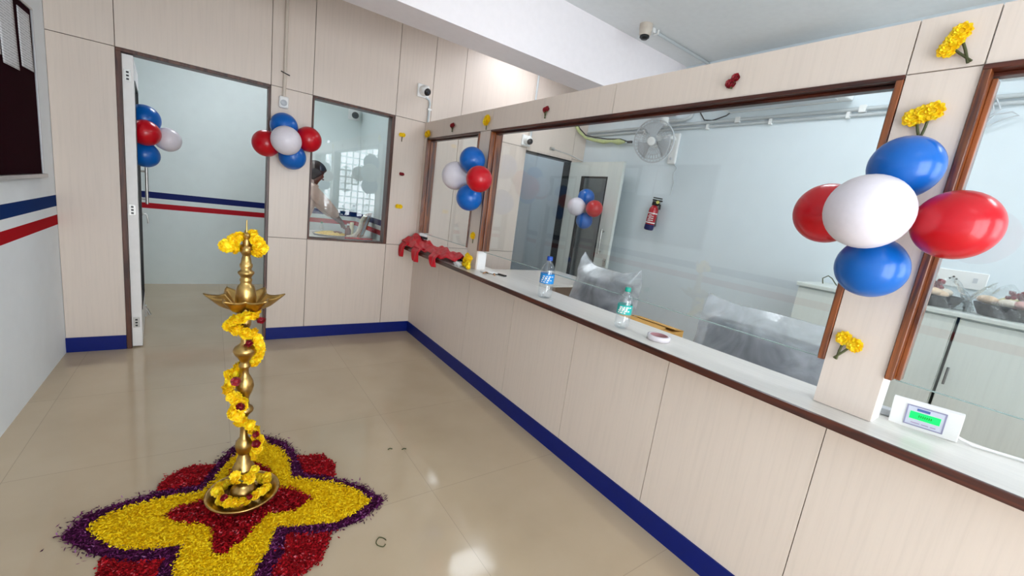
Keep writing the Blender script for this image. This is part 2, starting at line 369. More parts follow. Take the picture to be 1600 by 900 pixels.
h = MB().tube([(X1+.038,.755,1.03),(X1+.038,.755,1.335)], .011).tube([(X1-.002,.755,1.07),(X1+.038,.755,1.07)], .008).tube([(X1-.002,.755,1.30),(X1+.038,.755,1.30)], .008)
h.build('pull_handle', M['steel'], d1)
MB().tube([(X1,.78,.94),(X1+.03,.78,.94),(X1+.038,.78,.90),(X1+.04,.78,.86)], .006).box((X1,.765,.925),(X1+.006,.80,.955)).build('latch', M['steel'], d1)
MB().box((X1,.74,.03),(X1+.012,.78,.13)).tube([(X1+.012,.76,.10),(X1+.035,.76,.04)], .009).build('door_stopper', M['steel'], d1)
MB.build = _build
# doorway 2 and its leaf swung into the teller enclosure
d2 = sroot('door_2', 'pale door with glass panel standing open inside the enclosure', 'door')
f = MB(); f.box((D2L,-.006,D2T-.02),(D2R,.1,D2T)).box((D2R-.03,-.006,0),(D2R,.1,D2T-.02)).box((D2L,.02,0),(D2L+.012,.1,D2T-.02)); f.build('door_frame', M['black_bead'], d2)
X0, X1 = 1.932, 1.97; y0, y1 = -.85, -.012
g0, g1 = -.655, -.235
lf = MB().box((X0,y0,.012),(X1,g0,2.058)).box((X0,g1,.012),(X1,y1,2.058)).box((X0,g0,1.893),(X1,g1,2.058)).box((X0,g0,.012),(X1,g1,.3))
leaf = lf.build('door_leaf', M['lam_c'], d2)
b = MB()
for a in (g0, g1-.016): b.box((X0-.003,a,.3),(X1+.003,a+.016,1.893))
for z in (.3, 1.878): b.box((X0-.003,g0,z),(X1+.003,g1,z+.016))
b.build('glazing_bead', M['black_bead'], leaf)
MB().box((X0+.016,g0+.01,.31),(X0+.022,g1-.01,1.885)).build('door_glass', glassy('dark_door_glass', (.74,.75,.75), .06), leaf)
MB().tube([(X0-.04,-.735,1.03),(X0-.04,-.735,1.315)], .010).tube([(X0+.002,-.735,1.06),(X0-.04,-.735,1.06)], .008).tube([(X0+.002,-.735,1.29),(X0-.04,-.735,1.29)], .008).build('pull_handle', M['steel'], d2)
MB().box((X0-.008,-.835,.90),(X0,-.80,.99)).tube([(X0-.008,-.818,.965),(X0-.022,-.818,.965)], .014).tube([(X0-.008,-.818,.92),(X0-.018,-.818,.92)], .008).build('lock', M['steel'], d2)
MB().tube([(1.60,-.02,2.155),(1.78,-.12,2.12),(X0+.0,-.22,2.066)], .006).box((1.57,-.02,2.14),(1.63,0,2.17)).build('door_closer_arm', M['steel'], d2)
# front wall (behind the viewer): entrance opening, barred window of the enclosure
fw = MB()
ex0, ex1, ez = -2.3, -.25, 2.45
wx0, wx1, wz0, wz1 = .56, 2.0, .72, 2.35
fw.box((W,YF-.1,0),(ex0,YF,ZC)).box((ex0,YF-.1,ez),(ex1,YF,ZC)).box((ex1,YF-.1,0),(.41,YF,ZC)).box((.41,YF-.1,0),(wx1,YF,wz0)).box((.41,YF-.1,wz1),(wx1,YF,ZC)).box((wx1,YF-.1,0),(R,YF,ZC)).box((.48,YF-.1,wz0),(wx0,YF,wz1))
struct(fw.build('wall_front', M['wall_white']), 'front wall with the entrance and a barred window', 'wall')
w5 = sroot('window_5', 'barred daylight window of the front wall', 'window')
g = MB()
for k in range(11): x = wx0 + (wx1-wx0)*k/10; g.box((x-.016,YF-.06,wz0),(x+.016,YF-.04,wz1))
for k in range(12): z = wz0 + (wz1-wz0)*k/11; g.box((.41,YF-.062,z-.015),(wx1,YF-.046,z+.015))
g.build('window_bars', M['black'], w5)
e = sroot('door_3', 'open glazed street entrance', 'door')
g = MB()
for x in (ex0, -1.3, ex1-.05): g.box((x,YF-.09,0),(x+.05,YF-.03,ez))
g.box((ex0,YF-.09,ez-.06),(ex1,YF-.03,ez)); g.build('door_frame', M['alu'], e)
# ------------------------------------------------------------------ balloons
def dirmat(d):
    return Vector((0,0,1)).rotation_difference(Vector(d).normalized()).to_matrix()
_bal = {}
def balloon(c, r, out, col, label, group):
    """latex balloon: crown points along out, knot at the inner end"""
    key = col
    if key not in _bal:
        prof = []
        for i in range(25):
            t = PI*i/24; z = -math.cos(t); rr = math.sin(t)
            if z < 0: rr *= 1 - .16*z*z*(1-.0); z *= 1.10
            prof.append((max(rr,.0001), z))
        root = thing('balloon', (0,0,0), label, 'balloon', group)
        MB().lathe(prof, n=40, caps=False).build('balloon_skin', M[col], root)
        MB().lathe([(.0001,-1.2),(.05,-1.2),(.075,-1.18),(.03,-1.13),(.028,-1.11),(.06,-1.085)], n=14).build('knot', M[col], root)
        _bal[key] = root; o = root
    else:
        o = dup(_bal[key], c, label=label, group=group)
    o.location = c; o.rotation_mode = 'QUATERNION'; o.rotation_quaternion = Vector((0,0,1)).rotation_difference(Vector(out).normalized())
    o.scale = (r,)*3; o['label'] = label; o['group'] = group
    return o
gA = 'balloons of the large cluster on the pilaster'
hub = Vector((-.06,-3.645,1.52))
for c, r, col, lab in [((-.275,-3.640,1.524),.097,'b_white','large white balloon at the front of the cluster on the counter pilaster'),
    ((-.118,-3.651,1.664),.084,'b_blue','blue balloon above the large white one on the counter pilaster'),
    ((-.150,-3.790,1.516),.087,'b_red','big glossy red balloon nearest the picture edge, beside the large white one'),
    ((-.118,-3.642,1.379),.087,'b_blue','blue balloon below the large white one on the counter pilaster'),
    ((-.108,-3.496,1.524),.092,'b_red','red balloon half hidden behind the large white balloon')]:
    v = Vector(c)-hub; v.x -= .05; balloon(c, r, v, col, lab, gA)
gB = 'balloons on the slim post'
hub = Vector((-.05,-1.19,1.58))
for c, r, col, lab in [((-.150,-1.035,1.594),.106,'b_white','white balloon on the slim post beside the small glazed opening'),
    ((-.10,-1.178,1.719),.095,'b_blue','blue balloon topping the cluster on the slim post above the red cloth'),
    ((-.165,-1.420,1.576),.091,'b_red','red balloon overlapping the wooden jamb of the slim post'),
    ((-.10,-1.193,1.442),.097,'b_blue','lower blue balloon of the cluster on the slim post')]:
    v = Vector(c)-hub; v.x -= .04; balloon(c, r, v, col, lab, gB)
gC = 'balloons between doorway and viewing window'
hub = Vector((-1.17,-.06,1.69))
for c, r, col, lab in [((-1.214,-.265,1.683),.107,'b_white','white balloon at the centre of the cluster between doorway and viewing window'),
    ((-1.213,-.115,1.800),.099,'b_blue','blue balloon just under the wall bell, over the white balloon'),
    ((-1.036,-.115,1.734),.099,'b_red','red balloon overlapping the edge of the viewing window'),
    ((-1.148,-.115,1.578),.101,'b_blue','blue balloon under the white one between doorway and viewing window'),
    ((-1.332,-.115,1.646),.099,'b_red','red balloon overlapping the open doorway edge')]:
    v = Vector(c)-hub; v.y -= .03; balloon(c, r, v, col, lab, gC)
gD = 'balloons on the open white door'
hub = Vector((-2.10,.36,1.565))
for c, r, col, lab in [((-2.090,.36,1.699),.103,'b_blue','upper blue balloon tied to the open door in the rear room'),
    ((-2.075,.25,1.594),.093,'b_red','dark red balloon tied to the open door in the rear room'),
    ((-1.954,.36,1.574),.089,'b_white','white balloon standing out from the open door in the rear room'),
    ((-2.092,.36,1.436),.094,'b_blue','lower blue balloon just above the pull handle of the open door')]:
    v = Vector(c)-hub; balloon(c, r, v, col, lab, gD)
gE = 'balloons on the inner door'
hub = Vector((1.91,-.52,1.52))
for c, r, col, lab in [((1.715,-.455,1.524),.103,'b_white','white balloon on the glass panelled door inside the enclosure'),
    ((1.825,-.475,1.645),.095,'b_blue','upper blue balloon on the glass panelled door inside the enclosure'),
    ((1.805,-.650,1.525),.094,'b_red','red balloon on the glass panelled door inside the enclosure'),
    ((1.825,-.505,1.378),.095,'b_blue','lower blue balloon on the glass panelled door inside the enclosure')]:
    v = Vector(c)-hub; balloon(c, r, v, col, lab, gE)

# ------------------------------------------------------------------ flowers
def bloom_mb(n=90, flat=.75, seed=1, wide=.36, zmin=-.55):
    r_ = random.Random(seed); mb = MB(); ga = PI*(3-5**.5)
    mb.ell((0,0,0), (.62,.62,.62*flat), n=10, m=6)
    for i in range(n):
        z = zmin + (1-zmin)*(i+.5)/n; rr = math.sqrt(max(0,1-z*z)); q = ga*i + r_.uniform(-.2,.2)
        d = Vector((rr*math.cos(q), rr*math.sin(q), z)); s = Vector((-math.sin(q), math.cos(q), 0))
        up = d.cross(s); w = wide*r_.uniform(.8,1.15); L = r_.uniform(.88,1.08)
        k = Vector((1,1,flat))
        p = [d*.45 - s*w*.3, d*.45 + s*w*.3, d*L*.85 + s*w*.6 + up*r_.uniform(-.1,.1), d*L + up*r_.uniform(-.15,.15), d*L*.85 - s*w*.6 + up*r_.uniform(-.1,.1)]
        mb.add([Vector((a.x*k.x,a.y*k.y,a.z*k.z)) for a in p], [(0,1,2,3,4)])
    return mb
MARI = [bloom_mb(seed=s).build('marigold_bloom', M['mari'], fix=False).data for s in (1,2)]
ROSE = bloom_mb(34, .8, 5, .6).build('rose_bloom', M['rose'], fix=False).data
for o in [o for o in list(COL.objects) if o.name.startswith(('marigold_bloom','rose_bloom'))]: bpy.data.objects.remove(o)
def inst(me, name, p, r, parent, rot=None):
    o = bpy.data.objects.new(name, me); COL.objects.link(o); o.parent = parent
    o.location = Vector(p) - Vector(ORG[parent]); o.scale = r if isinstance(r, tuple) else (r,)*3
    o.rotation_euler = rot if rot is not None else (random.uniform(0,6.3), random.uniform(0,6.3), random.uniform(0,6.3))
    return o
def garland(name, pts, r, step, label, cat, reds=(), group=None):
    P = [Vector(p) for p in pts]; root = thing(name, P[0], label, cat, group)
    acc, out = 0.0, [P[0]]
    for a, b in zip(P, P[1:]):
        L = (b-a).length; s = step - acc
        while s <= L: out.append(a + (b-a)*(s/L)); s += step
        acc = (acc + L) % step
    MB().tube(P, .004, 6).build('thread', M['stem'], root)
    for i, p in enumerate(out):
        j = Vector((random.uniform(-.35,.35), random.uniform(-.35,.35), random.uniform(-.35,.35)))*r
        inst(MARI[i % 2], 'marigold_bloom', p + j, r*random.uniform(.88,1.12), root)
    for p in reds: inst(ROSE, 'rose_bloom', p, r*.75, root)
    return root
# ------------------------------------------------------------------ brass lamp
CX, CY = -1.571, -2.12
lamp = thing('oil_lamp', (CX,CY,0), 'tall brass oil lamp with star shaped tray and bird finial, standing on the flower carpet', 'oil lamp')
def turned(name, prof, n=40, parent=None): return MB().lathe(prof, (CX,CY,0), n).build(name, M['brass'], parent or lamp)
turned('base_tray', [(.085,.004),(.10,.004),(.105,.02),(.12,.034),(.137,.052),(.139,.058),(.134,.060),(.118,.046),(.10,.040),(.055,.038),(.05,.045)], 56)
turned('base_cup', [(.05,.036),(.052,.055),(.045,.075),(.034,.085),(.028,.095),(.03,.105),(.034,.112),(.046,.12),(.049,.14),(.046,.155),(.040,.168),(.041,.174),(.034,.182),(.034,.19),(.027,.197),(.026,.215),(.021,.225),(.019,.24)])
turned('lower_stem', [(.019,.238),(.024,.246),(.030,.262),(.032,.278),(.029,.295),(.021,.308),(.015,.316),(.014,.36),(.017,.375),(.014,.385),(.014,.41),(.02,.42),(.032,.434),(.034,.44),(.03,.452),(.018,.462),(.016,.49)])
turned('upper_stem', [(.016,.488),(.02,.505),(.029,.525),(.034,.548),(.031,.568),(.022,.588),(.015,.60),(.0145,.625),(.021,.632),(.021,.64),(.0165,.645),(.0165,.658),(.022,.664),(.025,.672),(.036,.686),(.042,.700),(.042,.706),(.036,.718),(.022,.73),(.016,.738),(.015,.80),(.02,.815),(.02,.83),(.016,.84),(.016,.87)])
# star tray
vw = math.atan2(CY+4.02, CX+1.684)
def star(u, v):
    q = 2*PI*u; a = q - (vw - PI/2); n = 6
    s = abs(((a*n/(2*PI)) + .5) % 1 - .5)*2     # 0 at a point, 1 between points
    ro = .086 + .052*(1-s)**1.6; r = .014 + (ro-.014)*v
    z = .868 + .050*v**1.5 + .022*max(0, v-.55)/.45*(1-s)**2 + .012*(s**2)*v
    return (CX + r*math.cos(q), CY + r*math.sin(q), z)
MB().grid(star, 96, 12).build('star_tray', M['brass'], lamp, solid=.005)
turned('tray_foot', [(.015,.855),(.032,.862),(.036,.872),(.05,.880),(.048,.886),(.015,.884)])
turned('finial_neck', [(.036,.884),(.037,.905),(.036,.93),(.033,.955),(.028,.972),(.020,.980),(.019,.988),(.021,.992),(.021,1.0),(.018,1.004),(.021,1.012),(.028,1.022),(.028,1.028),(.02,1.034),(.018,1.04),(.022,1.05),(.022,1.058),(.018,1.064),(.016,1.08),(.012,1.098)])
bird = MB(); hx = Vector((math.cos(vw), math.sin(vw), 0)); fx = -hx
Rb = Matrix((fx, Vector((-fx.y, fx.x, 0)), Vector((0,0,1)))).transposed()
bc = Vector((CX,CY,0))
bird.ell(bc + Vector((0,0,1.118)), (.034,.024,.026), Rb).ell(bc + fx*.016 + Vector((0,0,1.145)), (.013,.012,.028), Rb).ell(bc + fx*.02 + Vector((0,0,1.172)), (.015,.013,.014), Rb)
bird.tube([bc + fx*.03 + Vector((0,0,1.172)), bc + fx*.052 + Vector((0,0,1.163))], [.006,.0015], 8)
bird.tube([bc - fx*.02 + Vector((0,0,1.12)), bc - fx*.045 + Vector((0,0,1.15)), bc - fx*.05 + Vector((0,0,1.185))], [.016,.014,.006], 8)
bird.tube([bc + Vector((0,0,1.09)), bc + Vector((0,0,1.105))], [.013,.02], 12)
bird.tube([bc + fx*.02 + Vector((0,0,1.183)), bc + fx*.017 + Vector((0,0,1.232))], [.004,.002], 8)
bird.build('bird_finial', M['brass'], lamp)
G = [(-1.534,-2.158,.868),(-1.571,-2.172,.857),(-1.606,-2.162,.844),(-1.622,-2.137,.818),(-1.598,-2.168,.805),(-1.564,-2.172,.793),(-1.537,-2.157,.765),(-1.522,-2.123,.714),(-1.522,-2.098,.667),(-1.543,-2.079,.627),(-1.579,-2.074,.619),(-1.610,-2.098,.610),(-1.622,-2.127,.593),(-1.631,-2.140,.56),(-1.623,-2.156,.533),(-1.595,-2.172,.519),(-1.582,-2.166,.479),(-1.607,-2.158,.463),(-1.594,-2.168,.432),(-1.568,-2.172,.407),(-1.545,-2.165,.374),(-1.524,-2.143,.33),(-1.518,-2.123,.281),(-1.524,-2.108,.241),(-1.540,-2.099,.202)]
garland('marigold_garland', G, .0255, .0165, 'long marigold garland spiralling down the stem of the brass lamp', 'garland',
        [(-1.524,-2.182,.848),(-1.564,-2.196,.76),(-1.604,-2.182,.598),(-1.588,-2.196,.492),(-1.537,-2.194,.357),(-1.53,-2.168,.30)])
ring = [(CX + .088*math.cos(q)*(1+.06*math.sin(3*q)), CY + .088*math.sin(q), .067 + .006*math.sin(5*q)) for q in [2*PI*k/28 for k in range(29)]]
garland('marigold_garland', ring, .021, .0155, 'ring of marigolds lying in the base tray of the brass lamp', 'garland', [(-1.64,-2.186,.09),(-1.556,-2.224,.092)])
garland('marigold_garland', [(-1.607,-2.168,.176),(-1.598,-2.172,.158),(-1.577,-2.178,.142),(-1.553,-2.175,.142),(-1.537,-2.166,.158),(-1.528,-2.158,.17)], .021, .018, 'short marigold string looped low round the cup of the brass lamp', 'garland')
garland('marigold_garland', [(-1.601,-2.126,1.170),(-1.618,-2.128,1.160),(-1.630,-2.13,1.140),(-1.628,-2.134,1.118),(-1.612,-2.13,1.122),(-1.606,-2.13,1.145)], .025, .014, 'marigold clump hooked on the left side of the bird finial', 'garland')
garland('marigold_garland', [(-1.562,-2.138,1.170),(-1.548,-2.134,1.164),(-1.534,-2.126,1.148),(-1.524,-2.120,1.128),(-1.532,-2.124,1.112),(-1.546,-2.128,1.125)], .025, .014, 'marigold clump hooked on the right side of the bird finial', 'garland')
# ------------------------------------------------------------------ sprigs taped on the walls
def sprig(p, axis, r, heads, label, red=False, stem=.05, ang=0.0, stems=2):
    """p: point on the wall; axis 'x' faces -x, 'y' faces -y; heads: offsets (across, up) in units of r"""
    nm = 'rose_sprig' if red else 'marigold_sprig'
    root = thing(nm, p, label, 'flower', 'flowers taped to the partition' if axis == 'x' else 'flowers taped to the back wall')
    if axis == 'x': to = lambda a, u, d: Vector((p[0]-d, p[1]-a, p[2]+u))
    else: to = lambda a, u, d: Vector((p[0]+a, p[1]-d, p[2]+u))
    ca, sa = math.cos(ang), math.sin(ang); rt = lambda a, u: (a*ca - u*sa, a*sa + u*ca)
    rot = (0,-PI/2,0) if axis == 'x' else (PI/2,0,0)
    for i, (a, u) in enumerate(heads):
        a, u = rt(a*r, u*r)
        o = inst(ROSE if red else MARI[i % 2], 'rose_bloom' if red else 'marigold_bloom', to(a,u,r*.52), (r,r,r*.8), root, rot)
    s = MB()
    for k in range(stems):
        a0 = (k-.5)*1.0*r if stems > 1 else 0; a1 = -a0*.3
        q = [rt(a0, -.2*r), rt(a0*.5, -.5*stem), rt(a1, -stem)]
        s.tube([to(x,y,.010) for x,y in q], .0035, 6)
    s.build('stem', M['stem'], root)
    return root
sprig((0,-3.632,1.828),'x',.027,[(-.75,-.1),(0,.1),(.75,.3)],'pair of marigolds taped to the pilaster above the large balloons', stem=.085, ang=.1)
sprig((0,-3.652,2.022),'x',.024,[(-.8,-.4),(0,.1),(.8,.6)],'tilted marigold taped to the partition header over the pilaster', stem=.075, ang=.6)
sprig((0,-3.617,1.132),'x',.024,[(-.7,.1),(.7,0)],'marigold pair taped to the pilaster below the large balloons', stem=.07, ang=-.35)
sprig((0,-3.029,2.015),'x',.018,[(-.6,-.5),(.5,.5),(-.1,-.7)],'dark red flower on the header over the wide teller opening, nearer the camera', True, .03)
sprig((0,-1.863,2.025),'x',.019,[(-.5,0),(.5,.2)],'dark red flower on the header over the wide teller opening, farther from the camera', True, .05)
sprig((0,-.610,2.026),'x',.022,[(-.5,0),(.5,.1)],'dark red flower on the header over the small glazed opening', True, .05)
sprig((0,-1.172,2.014),'x',.034,[(0,0),(.4,.4)],'small marigold at the top of the slim post', stem=.06, stems=1)
sprig((0,-.118,1.985),'x',.034,[(-.4,0),(.4,.1)],'small marigold in the corner over the small glazed opening', stem=.05, stems=1)
sprig((0,-1.166,1.158),'x',.030,[(0,0)],'small marigold at the foot of the slim post', stem=.06, stems=1)
sprig((-.222,0,1.942),'y',.02,[(-.6,0),(.6,.1)],'yellow flower taped to the back wall level with the window top', stem=.06, stems=1)
sprig((-.195,0,1.587),'y',.017,[(-.6,0),(.5,0)],'dark red flower taped to the back wall right of the viewing window', True, .015)
sprig((-.200,0,1.280),'y',.022,[(-.6,0),(.7,0)],'yellow flower taped to the back wall low beside the viewing window', stem=.02, stems=1)
# marigold bunch at the foot of the post, on the ledge
t = thing('marigold_bunch', (-.05,-1.20,Z1), 'bunch of faded yellow marigolds propped on the ledge against the slim post', 'flower')
for k, (a,b,c) in enumerate([(-.055,-1.17,.965),(-.06,-1.20,.93),(-.065,-1.235,.95),(-.05,-1.215,.985),(-.055,-1.185,1.0),(-.07,-1.245,.925),(-.06,-1.16,.93)]): inst(MARI[k%2], 'marigold_bloom', (a,b,c), .026, t)
MB().tube([(-.055,-1.20,.94),(-.08,-1.215,.91)], .004, 6).tube([(-.06,-1.23,.94),(-.085,-1.25,.91)], .004, 6).build('stem', M['stem'], t)

# ------------------------------------------------------------------ flower carpet on the floor
C0 = np.array([-1.56,-2.13])
YEL = [(.48,-.22),(.43,-.11),(.34,-.01),(.19,.09),(.20,.24),(.18,.35),(.11,.46),(.05,.46),(-.01,.40),(-.05,.35),(-.10,.24),(-.15,.145),(-.29,.16),(-.38,.16),(-.46,.14),(-.51,.08),(-.44,-.04),(-.38,-.10),(-.29,-.14),(-.21,-.16),(-.22,-.20),(-.23,-.25),(-.24,-.35),(-.22,-.46),(-.17,-.56),(-.10,-.58),(-.03,-.48),(.01,-.39),(.06,-.31),(.09,-.21),(.16,-.24),(.31,-.29),(.39,-.27)]
PUR = [(.54,-.24),(.47,-.10),(.36,.02),(.25,.10),(.25,.25),(.21,.42),(.12,.53),(.04,.53),(-.03,.47),(-.09,.38),(-.13,.30),(-.17,.20),(-.30,.22),(-.36,.215),(-.45,.20),(-.54,.165),(-.585,.07),(-.51,-.03),(-.43,-.12),(-.34,-.19),(-.265,-.21),(-.28,-.25),(-.29,-.35),(-.27,-.49),(-.20,-.62),(-.10,-.66),(0,-.55),(.05,-.45),(.10,-.37),(.125,-.275),(.20,-.31),(.27,-.335),(.41,-.32)]
STAR = [(-.28,.04),(-.23,-.03),(-.15,-.08),(-.12,-.11),(-.12,-.20),(-.12,-.26),(-.09,-.28),(-.02,-.23),(.03,-.17),(.07,-.12),(.17,-.15),(.25,-.10),(.19,-.01),(.13,.04),(.11,.19),(.05,.28),(-.05,.25),(-.08,.15),(-.15,.08),(-.23,.07)]
REDS = [([(.24,.25),(.35,.22),(.39,.12),(.37,.02),(.25,.10)],'red petal patch beside the rear lobe of the flower carpet, towards the counter'),
        ([(-.31,.22),(-.31,.27),(-.25,.34),(-.19,.355),(-.11,.33),(-.13,.28),(-.17,.20)],'red petal patch behind the lamp, towards the open doorway'),
        ([(.10,-.37),(.125,-.275),(.20,-.31),(.27,-.335),(.265,-.36),(.25,-.39),(.22,-.45),(.16,-.49),(.08,-.49),(.05,-.45)],'red petal patch at the front of the flower carpet, towards the counter'),
        ([(-.44,-.115),(-.44,-.2),(-.42,-.28),(-.36,-.36),(-.29,-.37),(-.28,-.25),(-.265,-.21),(-.34,-.19)],'red petal patch at the front of the flower carpet, towards the striped wall')]
def inside(P, poly):
    x, y = P[:,0], P[:,1]; c = np.zeros(len(P), bool); n = len(poly)
    for i in range(n):
        x1,y1 = poly[i]; x2,y2 = poly[(i+1)%n]
        k = ((y1 > y) != (y2 > y)) & (x < (x2-x1)*(y-y1)/(y2-y1+1e-12)+x1); c ^= k
    return c
def petals(name, poly, holes, n, L, w, m, label, jitter=.006, h=.008, stray=0):
    poly = np.array(poly); lo, hi = poly.min(0)-.02, poly.max(0)+.02
    P = rng.uniform(lo, hi, (n*6,2)); q = P + rng.normal(0, jitter, P.shape)
    k = inside(q, poly)
    for hpoly in holes: k &= ~inside(q, np.array(hpoly))
    P = P[k][:n]
    if stray:
        i = rng.integers(0, len(poly), stray); tt = rng.random((stray,1)); S = poly[i]*(1-tt)+poly[(i+1)%len(poly)]*tt
        S = S + rng.normal(0,.022,S.shape); P = np.vstack([P, S])
    N = len(P); a = rng.uniform(0,2*PI,N); tl = rng.normal(0,.28,N); ll = L*rng.uniform(.7,1.25,N); ww = w*rng.uniform(.7,1.2,N)
    z = .0045 + h*rng.random(N); roll = rng.normal(0,.4,N)
    d = np.stack([np.cos(a)*np.cos(tl), np.sin(a)*np.cos(tl), np.sin(tl)],1); s = np.stack([-np.sin(a)*np.cos(roll), np.cos(a)*np.cos(roll), np.sin(roll)],1)
    c = np.concatenate([P + C0, z[:,None]],1)
    V = np.stack([c-d*ll[:,None]/2, c+s*ww[:,None]/2-[0,0,.001], c+d*ll[:,None]/2, c-s*ww[:,None]/2-[0,0,.001]],1).reshape(-1,3)
    V[:,2] = np.maximum(V[:,2], .0008)
    F = np.arange(N*4).reshape(N,4)
    me = bpy.data.meshes.new(name); me.from_pydata(V.tolist(), [], F.tolist()); me.materials.append(m); me.update()
    o = bpy.data.objects.new(name, me); COL.objects.link(o); ORG[o] = (0,0,0)
    bm = bmesh.new(); bm.from_mesh(me)          # a thin bed of the same petals
    vs = [bm.verts.new((p[0]*.985+C0[0], p[1]*.985+C0[1], .0022)) for p in poly]; fcs = bm.faces.new(vs)
    bmesh.ops.triangulate(bm, faces=[fcs]); bm.to_mesh(me); bm.free()
    return tag(o, label, 'flower carpet', 'petal fields of the flower carpet', 'stuff')
petals('purple_petals', PUR, [YEL], 8000, .019, .0052, M['rg_p'], 'purple petal border outlining the flower carpet round the lamp', .009, .007, 230)
ob = petals('yellow_petals', YEL, [STAR], 14000, .0135, .0058, M['rg_y'], 'yellow petal cross with four lobes under the brass lamp', .005, .010)
ob.location.z = .002
ob = petals('red_petals', STAR, [], 6500, .0125, .0085, M['rg_r'], 'red petal star in the middle of the flower carpet', .005, .010); ob.location.z = .0045
for poly, lab in REDS: petals('red_petals', poly, [], 2300, .0125, .0085, M['rg_r'], lab, .005, .011, 20)
# ------------------------------------------------------------------ wall devices
def cctv(p, face, label, look, s=1.0):
    """p: wall point; face: outward unit vector; look: lens direction"""
    t = thing('security_camera', p, label, 'security camera'); F = Vector(face); P = Vector(p); Lk = Vector(look).normalized()
    Rm = dirmat(F)
    side = F.cross(Vector((0,0,1)))
    MB().obox(P + F*.012, (.058*s,.058*s,.012) , Matrix((side, Vector((0,0,1)), F)).transposed()).build('mount_plate', M['white_pl'], t, bevel=.006)
    MB().lathe([(.048*s,.02),(.046*s,.035),(.038*s,.05)], P, 28, Rm).build('mount_collar', M['white_pl'], t)
    c = P + F*.062
    b = MB().ell(c, (.046*s,)*3, n=28, m=18); b.build('ball_housing', M['white_pl'], t)
    RL = dirmat(Lk)
    MB().lathe([(.033*s,.032*s),(.034*s,.040*s),(.030*s,.0485*s),(.0001,.050*s)], c, 28, RL).build('lens_face', M['black'], t)
    MB().lathe([(.012*s,.049*s),(.013*s,.053*s),(.008*s,.055*s),(.0001,.055*s)], c, 18, RL).build('lens', mat('lens_glass',(36,40,52),.05,rough=.05), t)
    return t
cctv((-.056,0,2.372), (0,-1,0), 'white dome security camera on the back wall beside the vertical pipe', (.35,-1,-.55))
cctv((1.205,0,2.172), (0,-1,0), 'white dome security camera over the dim doorway inside the enclosure', (-.1,-1,-.5))
cctv((-.105,YB,2.36), (0,-1,0), 'white security camera in the corner of the rear room seen through the viewing window', (-.2,-1,-.5), 1.3)
t = thing('wall_bell', (-1.209,0,1.99), 'white electric bell box under the vertical pipe, above the balloons', 'doorbell')
MB().box((-1.244,-.03,1.945),(-1.174,0,2.035)).build('housing', M['white_pl'], t, bevel=.012)
MB().lathe([(.024,.03),(.023,.036),(.018,.038),(.017,.036),(.0001,.036)], (-1.209,0,1.985), 24, dirmat((0,-1,0))).build('sounder_disc', M['grey_pl'], t)
t = thing('conduit_pipe', (-1.204,-.012,2.035), 'beige conduit pipe rising from the wall bell to the ceiling', 'pipe')
MB().tube([(-1.209,-.015,2.03),(-1.205,-.015,2.2),(-1.203,-.015,3.0)], .0125, 12).build('pipe', M['pvc_beige'], t)
MB().tube([(-1.235,-.026,2.215),(-1.205,-.03,2.205),(-1.172,-.026,2.197)], .004, 6).build('tie_wire', M['black'], t)
t = thing('conduit_pipe', (.02,-.012,2.1), 'short white conduit pipe between the corner camera and the partition top', 'pipe')
MB().tube([(-.03,-.015,2.325),(.012,-.015,2.31),(.020,-.015,2.28),(.018,-.015,2.105)], .011, 10).build('pipe', M['pvc'], t)
MB().box((.002,-.03,2.215),(.038,0,2.232)).build('pipe_clip', M['white_pl'], t)
t = thing('conduit_pipe', (1.262,-.012,2.5), 'thin white conduit pipe on the panels above the partition, near the beam end', 'pipe')
MB().tube([(1.262,-.014,2.15),(1.262,-.014,2.995)], .011, 10).build('pipe', M['pvc'], t)
# smoke detector and its pipe
t = thing('smoke_detector', (1.18,-1.49,ZC), 'beige smoke detector on the ceiling in front of the beam', 'smoke detector')
MB().lathe([(.052,0),(.052,-.035),(.049,-.045)][::-1], (1.18,-1.49,ZC), 28).build('mount_base', M['pvc_beige'], t)
MB().lathe([(.048,-.045),(.047,-.075),(.040,-.085)][::-1], (1.18,-1.49,ZC), 28).build('ribbed_body', M['pvc_beige'], t)
MB().lathe([(.0001,-.112),(.024,-.112),(.030,-.104),(.038,-.10),(.038,-.088),(.036,-.084)], (1.18,-1.49,ZC), 24).build('sensor_cage', M['black'], t)
t = thing('conduit_pipe', (1.6,-1.485,ZC), 'white conduit pipe running along the ceiling from the smoke detector', 'pipe')
MB().tube([(1.232,-1.488,ZC-.016),(R,-1.484,ZC-.016)], .0125, 10).build('pipe', M['pvc'], t)
MB().box((1.25,-1.505,ZC-.032),(1.285,-1.47,ZC)).box((1.31,-1.51,ZC-.03),(1.325,-1.465,ZC)).build('pipe_clip', M['white_pl'], t)
# ------------------------------------------------------------------ notice board
t = thing('notice_board', (W,-.9,1.22), 'maroon felt notice board with thin metal frame on the striped wall', 'notice board')
y1, y0, z0, z1 = -.290, -1.55, 1.232, 2.135
MB().box((W,y0,z0),(W+.012,y1,z1)).build('felt_panel', M['felt'], t)
MB().box((W,y1-.006,z0),(W+.02,y1+.006,z1)).box((W,y0-.006,z0),(W+.02,y0+.006,z1)).box((W,y0,z1-.006),(W+.02,y1+.006,z1+.006)).build('metal_frame', M['alu'], t, bevel=.002)
MB().box((W,y0,z0-.012),(W+.034,y1+.008,z0+.008)).build('chalk_tray', M['alu'], t, bevel=.002)
def sheet(y0,y1,z0,z1,x,label,curl=0,tilt=0):
    def fn(u,v): return (x + curl*(1-v)**2, y0+(y1-y0)*u+tilt*v, z0+(z1-z0)*v)
    return tag(MB().grid(fn, 6, 8).build('notice_sheet', M['paper'], solid=.001), label, 'paper', 'papers pinned to the notice board')
